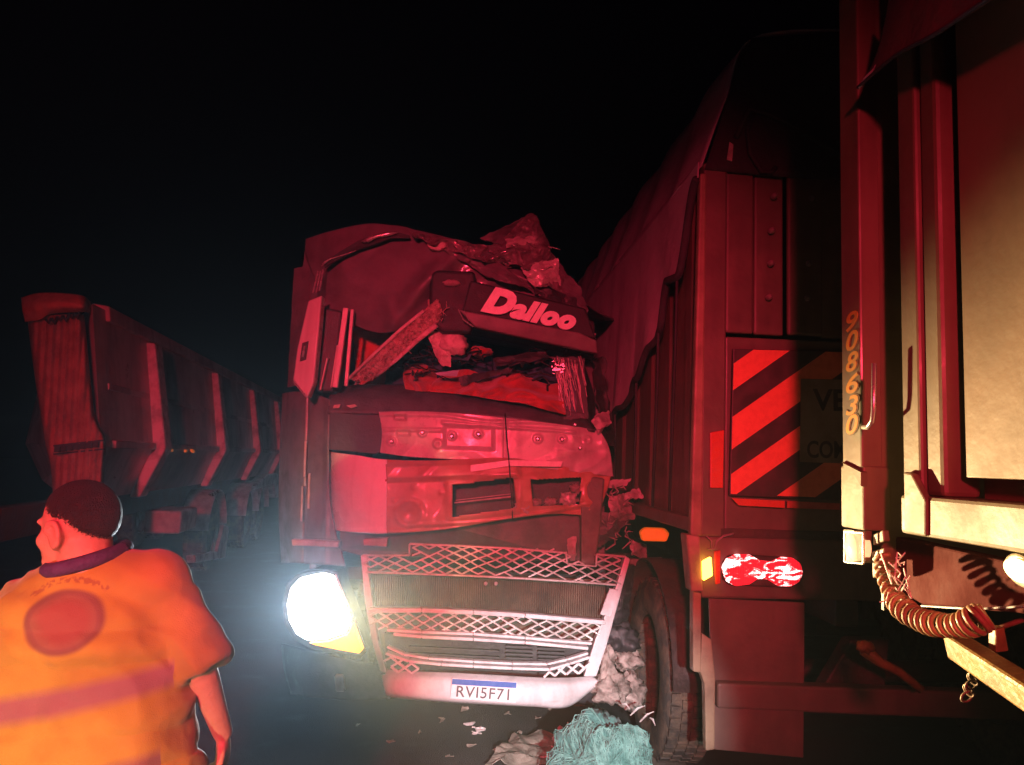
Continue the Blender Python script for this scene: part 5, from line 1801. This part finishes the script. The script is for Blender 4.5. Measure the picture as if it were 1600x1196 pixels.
def mixc(fac, a, b_):
    n_ = nt.nodes.new('ShaderNodeMix')
    n_.data_type = 'RGBA'
    if isinstance(fac, float):
        n_.inputs['Factor'].default_value = fac
    else:
        nt.links.new(fac, n_.inputs['Factor'])
    for k, q in (('A', a), ('B', b_)):
        if isinstance(q, tuple):
            n_.inputs[k].default_value = (*q, 1)
        else:
            nt.links.new(q, n_.inputs[k])
    return n_.outputs['Result']


xs, ys, zs = sep.outputs[0], sep.outputs[1], sep.outputs[2]
nn = nt.nodes.new('ShaderNodeTexNoise')
nn.inputs['Scale'].default_value = 6
nn.inputs['Detail'].default_value = 5
nt.links.new(tc.outputs['Object'], nn.inputs['Vector'])
col = mixc(step(nn.outputs['Fac'], .4, .65), (0.34, 0.275, 0.045), (0.25, 0.185, 0.03))
slant = mth('SUBTRACT', zs, mth('MULTIPLY', xs, 0.22))


def band(col, zc, hw, bandcol):
    d = mth('ABSOLUTE', mth('SUBTRACT', slant, zc))
    f = mth('SUBTRACT', 1.0, step(d, hw - .012, hw + .012))
    f = mth('MULTIPLY', f, mth('LESS_THAN', mth('ABSOLUTE', xs), 0.222))
    return mixc(mth('MULTIPLY', f, 0.75), col, bandcol)


col = band(col, 0.008, 0.026, (0.17, 0.06, 0.16))
col = band(col, -0.175, 0.034, (0.15, 0.06, 0.13))
# round emblem on the back with a darker rim and inner figure
ex_, ez_ = mth('DIVIDE', xs, 0.080), mth('DIVIDE', mth('SUBTRACT', zs, 0.172), 0.062)
rr_ = mth('SQRT', mth('ADD', mth('MULTIPLY', ex_, ex_), mth('MULTIPLY', ez_, ez_)))
back = mth('LESS_THAN', ys, 0.0)
disc = mth('MULTIPLY', mth('SUBTRACT', 1.0, step(rr_, 0.88, 1.08)), back)
rim_ = mth('MULTIPLY', mth('SUBTRACT', 1.0, step(mth('ABSOLUTE', mth('SUBTRACT', rr_, 0.97)), .02, .16)), back)
inner = mth('MULTIPLY', mth('SUBTRACT', 1.0, step(rr_, 0.55, 0.85)), back)
col = mixc(mth('MULTIPLY', disc, 0.7), col, (0.13, 0.03, 0.09))
col = mixc(mth('MULTIPLY', inner, 0.5), col, (0.22, 0.04, 0.05))
col = mixc(mth('MULTIPLY', rim_, 0.6), col, (0.09, 0.02, 0.06))
# worn, unreadable arc of lettering above the emblem
ang = mth('ARCTAN2', ex_, ez_)
arc = mth('SUBTRACT', 1.0, step(mth('ABSOLUTE', mth('SUBTRACT', rr_, 1.36)), .07, .13))
arc = mth('MULTIPLY', arc, mth('LESS_THAN', mth('ABSOLUTE', mth('ADD', ang, 0.15)), 0.85))
wv = nt.nodes.new('ShaderNodeTexNoise')
wv.inputs['Scale'].default_value = 95
wv.inputs['Detail'].default_value = 2
nt.links.new(tc.outputs['Object'], wv.inputs['Vector'])
arc = mth('MULTIPLY', mth('MULTIPLY', arc, back), step(wv.outputs['Fac'], .46, .56))
col = mixc(mth('MULTIPLY', arc, 0.55), col, (0.15, 0.03, 0.04))
nt.links.new(col, bs.inputs['Base Color'])
wn2 = nt.nodes.new('ShaderNodeTexNoise')
wn2.inputs['Scale'].default_value = 420
nt.links.new(tc.outputs['Object'], wn2.inputs['Vector'])
bp_ = nt.nodes.new('ShaderNodeBump')
bp_.inputs['Strength'].default_value = 0.35
bp_.inputs['Distance'].default_value = 0.004
nt.links.new(wn2.outputs['Fac'], bp_.inputs['Height'])
fold = nt.nodes.new('ShaderNodeTexNoise')
fold.inputs['Scale'].default_value = 7
fold.inputs['Detail'].default_value = 3
fold.inputs['Distortion'].default_value = 0.3
nt.links.new(tc.outputs['Object'], fold.inputs['Vector'])
bp2 = nt.nodes.new('ShaderNodeBump')
bp2.inputs['Strength'].default_value = 0.4
bp2.inputs['Distance'].default_value = 0.03
nt.links.new(fold.outputs['Fac'], bp2.inputs['Height'])
nt.links.new(bp_.outputs['Normal'], bp2.inputs['Normal'])
nt.links.new(bp2.outputs['Normal'], bs.inputs['Normal'])
organic(b, 'shirt', sm, person, SH0, 0.008, 12, wr)
# collar
pts = []
for k in range(25):
    a = 2 * math.pi * k / 24
    pts.append(Vector((-.965 + .078 * math.cos(a), 1.808 + .078 * math.sin(a), 1.492 + 0.022 * math.cos(a) + 0.010 * math.sin(a))))
MB().tube(pts, 0.017, 8, caps=False).build('collar', 'collar', person, smooth=True)
# trousers and boots
b = MB()
ellipsoid(b, (-.945, 1.81, .90), ax3, (.185, .135, .11), 14)
limb(b, [(-.86, 1.80, .88), (-.84, 1.90, .52), (-.835, 1.79, .12)], [.112, .085, .078])
limb(b, [(-1.03, 1.80, .88), (-1.05, 1.72, .50), (-1.06, 1.57, .14)], [.112, .085, .078])
organic(b, 'trousers', 'trouser', person, (BX, BY, .5), 0.012, 5, lambda p: 0.006 * noise.noise(Vector((p.x * 8, p.y * 8, p.z * 16))))
for (x, y, z, tl) in ((-.835, 1.80, .0, 0), (-1.06, 1.57, .03, .02)):
    b = MB()
    limb(b, [(x, y - .07, z + .055), (x - .005, y + .06, z + .05), (x - .01, y + .17, z + .038 - tl)], [.052, .052, .038], 10)
    limb(b, [(x, y - .02, z + .07), (x, y - .01, z + .15)], [.055, .055], 10)
    organic(b, 'boot', 'shoe', person, (x, y, z), 0.008, 3)

# ================================================================== DEBRIS ON THE ASPHALT
def G(u, v, z=0.0):
    return on_plane(u, v, Vector((0, 0, z)), Z)


def groundlump(name, c, rx, ry, rz, m, parent, seed, amp=0.3, sc=2.0, n=34, flat=0.0):
    vs, fs = [], []
    rings, seg = n // 2 + 2, n + 6
    for j in range(rings + 1):
        th = math.pi * j / rings
        for i in range(seg):
            ph = 2 * math.pi * i / seg
            d = Vector((math.sin(th) * math.cos(ph), math.sin(th) * math.sin(ph), math.cos(th)))
            s = 1 + amp * (noise.noise(d * sc + Vector((seed * 3.1, 0, seed))) + 0.5 * (1 - abs(noise.noise(d * sc * 2.3 + Vector((0, seed * 1.7, 4)))) * 2) - 0.25)
            p = Vector((c[0] + d.x * rx * s, c[1] + d.y * ry * s, c[2] + d.z * rz * s))
            p.z = max(p.z, 0.004 + 0.01 * abs(d.x))
            vs.append(p)
    for j in range(rings):
        for i in range(seg):
            fs.append((j * seg + i, j * seg + (i + 1) % seg, (j + 1) * seg + (i + 1) % seg, (j + 1) * seg + i))
    return MB().add(vs, fs).build(name, m, parent, smooth=True)


gc = Vector((0.555, 4.08, 0.17))
net = thing('green_net_bundle', 'bundle of green netting heaped on the asphalt below the bumper end', 'netting', (gc.x, gc.y, 0))
groundlump('net_heap', gc, 0.25, 0.25, 0.27, 'net', net, 5, 0.42, 1.7, 70)
apex = Vector((0.52, 4.0, 0.40))
mb = MB()
for k in range(420):
    a = rnd.uniform(math.pi * 0.95, math.pi * 2.05)
    ln = rnd.uniform(0.3, 1.0)
    s0 = rnd.uniform(0.0, 0.5)
    pts = []
    for i in range(7):
        t = s0 + (1 - s0) * ln * i / 6
        th = 0.15 + t * 1.6
        s = 1.06 + 0.05 * nz(k * .37, t * 4, 2) + 0.03 * nz(k * 1.1, t * 9)
        tw = a + (.9 if k % 3 else 2.2) * nz(k * 2.7, t * 2.2) + (0.9 * t if k % 4 == 0 else 0)
        d = Vector((math.sin(th) * math.cos(tw), math.sin(th) * math.sin(tw), math.cos(th)))
        q = d * 1.0
        sg = 1 + 0.42 * (noise.noise(q * 1.7 + Vector((5 * 3.1, 0, 5))) + 0.5 * (1 - abs(noise.noise(q * 1.7 * 2.3 + Vector((0, 5 * 1.7, 4)))) * 2) - 0.25)
        p = gc + Vector((d.x * .25, d.y * .25, d.z * .27)) * (sg * (s - .03))
        p.z = max(p.z, 0.006)
        pts.append(p)
    mb.tube(pts, rnd.uniform(0.0012, 0.0028), 4, caps=False)
mb.build('net_threads', 'thread', net, kind='stuff')

o = groundlump('rag', G(905, 1196) * 0 + Vector((0.34, 4.13, 0.22)), 0.045, 0.06, 0.03, 'brown', None, 8, 0.5, 2.5, 20)
o.location.z += 0.0
tag(o, 'small orange-brown rag caught on the edge of the green netting', 'rag')


def sheetpatch(name, corners, m, parent, amp, sc, seed, thick=0.004, n=26):
    """crumpled sheet lying on the ground: corners are pixels on the ground"""
    g = [G(u, v) for u, v in corners]
    rows = [[tuple(g[0]), tuple((g[0] + g[1]) / 2), tuple(g[1])], [tuple((g[0] + g[3]) / 2), tuple((g[0] + g[1] + g[2] + g[3]) / 4), tuple((g[1] + g[2]) / 2)], [tuple(g[3]), tuple((g[2] + g[3]) / 2), tuple(g[2])]]

    def f(a, b_, c):
        h = amp * max(0, ridged(a, b_, seed, sc) - 0.2) + amp * 0.4 * abs(nz(a, b_, seed + 2, sc * 3))
        k = 0.03 * nz(a, b_, seed + 9, sc * 2.2)
        return Vector((a + k, b_ + k, 0.008 + h))
    return patch(rows, n, n, f).build(name, m, parent, smooth=False, solid=thick)


tag(sheetpatch('plastic_sheet', [(800, 1163), (905, 1150), (905, 1215), (760, 1205)], 'sheet', None, 0.07, 4, 3), 'crumpled grey plastic sheet lying on the asphalt before the licence plate', 'plastic sheet')
tag(sheetpatch('plastic_scrap', [(872, 1150), (905, 1140), (890, 1205), (845, 1200)], 'paper', None, 0.07, 8, 6), 'crumpled white plastic scrap tucked against the green netting', 'plastic scrap')
o = MB().prism([G(1012, 1172, .05), G(1058, 1166, .05), G(1085, 1215, .05), G(1008, 1215, .05)], (0, 0, -.044)).build('rubber_mat', 'slab', None, bevel=0.012)
tag(o, 'flat grey rubber slab lying between green netting and tyre', 'slab')
tag(sheetpatch('paper_scrap', [(1032, 1168), (1066, 1160), (1070, 1168), (1034, 1174)], 'paper', None, 0.03, 14, 9, n=12), 'folded white paper scrap lying on the grey rubber slab', 'scrap').location.z += 0.06
for k, (u, v, du, dv) in enumerate([(748, 1146, 16, 6), (733, 1136, 10, 3), (742, 1152, 14, 3), (792, 1120, 7, 3), (724, 1112, 6, 3), (800, 1165, 8, 4), (812, 1150, 6, 3), (735, 1172, 6, 3), (690, 1130, 7, 3),
                                    (775, 1180, 9, 3), (840, 1128, 7, 2), (655, 1150, 6, 3), (610, 1165, 8, 3), (860, 1112, 6, 2), (700, 1185, 7, 3), (560, 1140, 6, 2), (820, 1185, 8, 3), (1042, 1108, 6, 3)]):
    du, dv = du * .62, dv * .6
    o = sheetpatch('broken_fragment', [(u - du, v - dv * rnd.uniform(.2, 1.2)), (u + du * rnd.uniform(.1, .9), v - dv * 1.2), (u + du, v + dv * rnd.uniform(-.2, 1)), (u - du * rnd.uniform(.1, .8), v + dv)], 'paper' if k < 3 else 'sheet', None, 0.025, 16, k, 0.004, 6)
    if k < 3:
        tag(o, ('largest white plastic fragment on the asphalt below the licence plate', 'white fragment next to the largest one below the licence plate', 'thin white sliver touching the largest fragment below the licence plate')[k], 'fragment', 'broken fragments on the asphalt')
    else:
        tag(o, 'small dull grey broken fragment scattered on asphalt ahead of the wrecked bumper', 'fragment', 'broken fragments on the asphalt')
for k, (a, b_) in enumerate([((972, 1100), (984, 1108)), ((985, 1118), (1008, 1103)), ((1000, 1128), (1022, 1112)), ((1016, 1122), (1024, 1134))]):
    p, q = P(*a, 4.35 + .05 * k), P(*b_, 4.3 + .05 * k)
    MB().tube([p, (p + q) / 2 + Vector((0, 0, .012)), q], [0.004, 0.006, 0.002], 5).build('splinter', 'paper', net)

# ================================================================== HAZE
hz = MB().box((0, 38, 1.75), 186, 108, 5.9).build('haze', 'black', None)  # haze volume added to give the headlamp its glow
hm = bpy.data.materials.new('lamp_glow_haze')
hm.use_nodes = True
nt = hm.node_tree
for n_ in list(nt.nodes):
    if n_.type != 'OUTPUT_MATERIAL':
        nt.nodes.remove(n_)
pv = nt.nodes.new('ShaderNodeVolumePrincipled')
pv.inputs['Color'].default_value = (0.66, 0.86, 1.0, 1)
pv.inputs['Density'].default_value = 0.0042
pv.inputs['Anisotropy'].default_value = 0.82
nt.links.new(pv.outputs['Volume'], nt.nodes['Material Output'].inputs['Volume'])
hz.data.materials.clear()
hz.data.materials.append(hm)
hz['kind'] = 'stuff'
hz['label'] = 'thin haze added to the air for the glow around the headlamp'
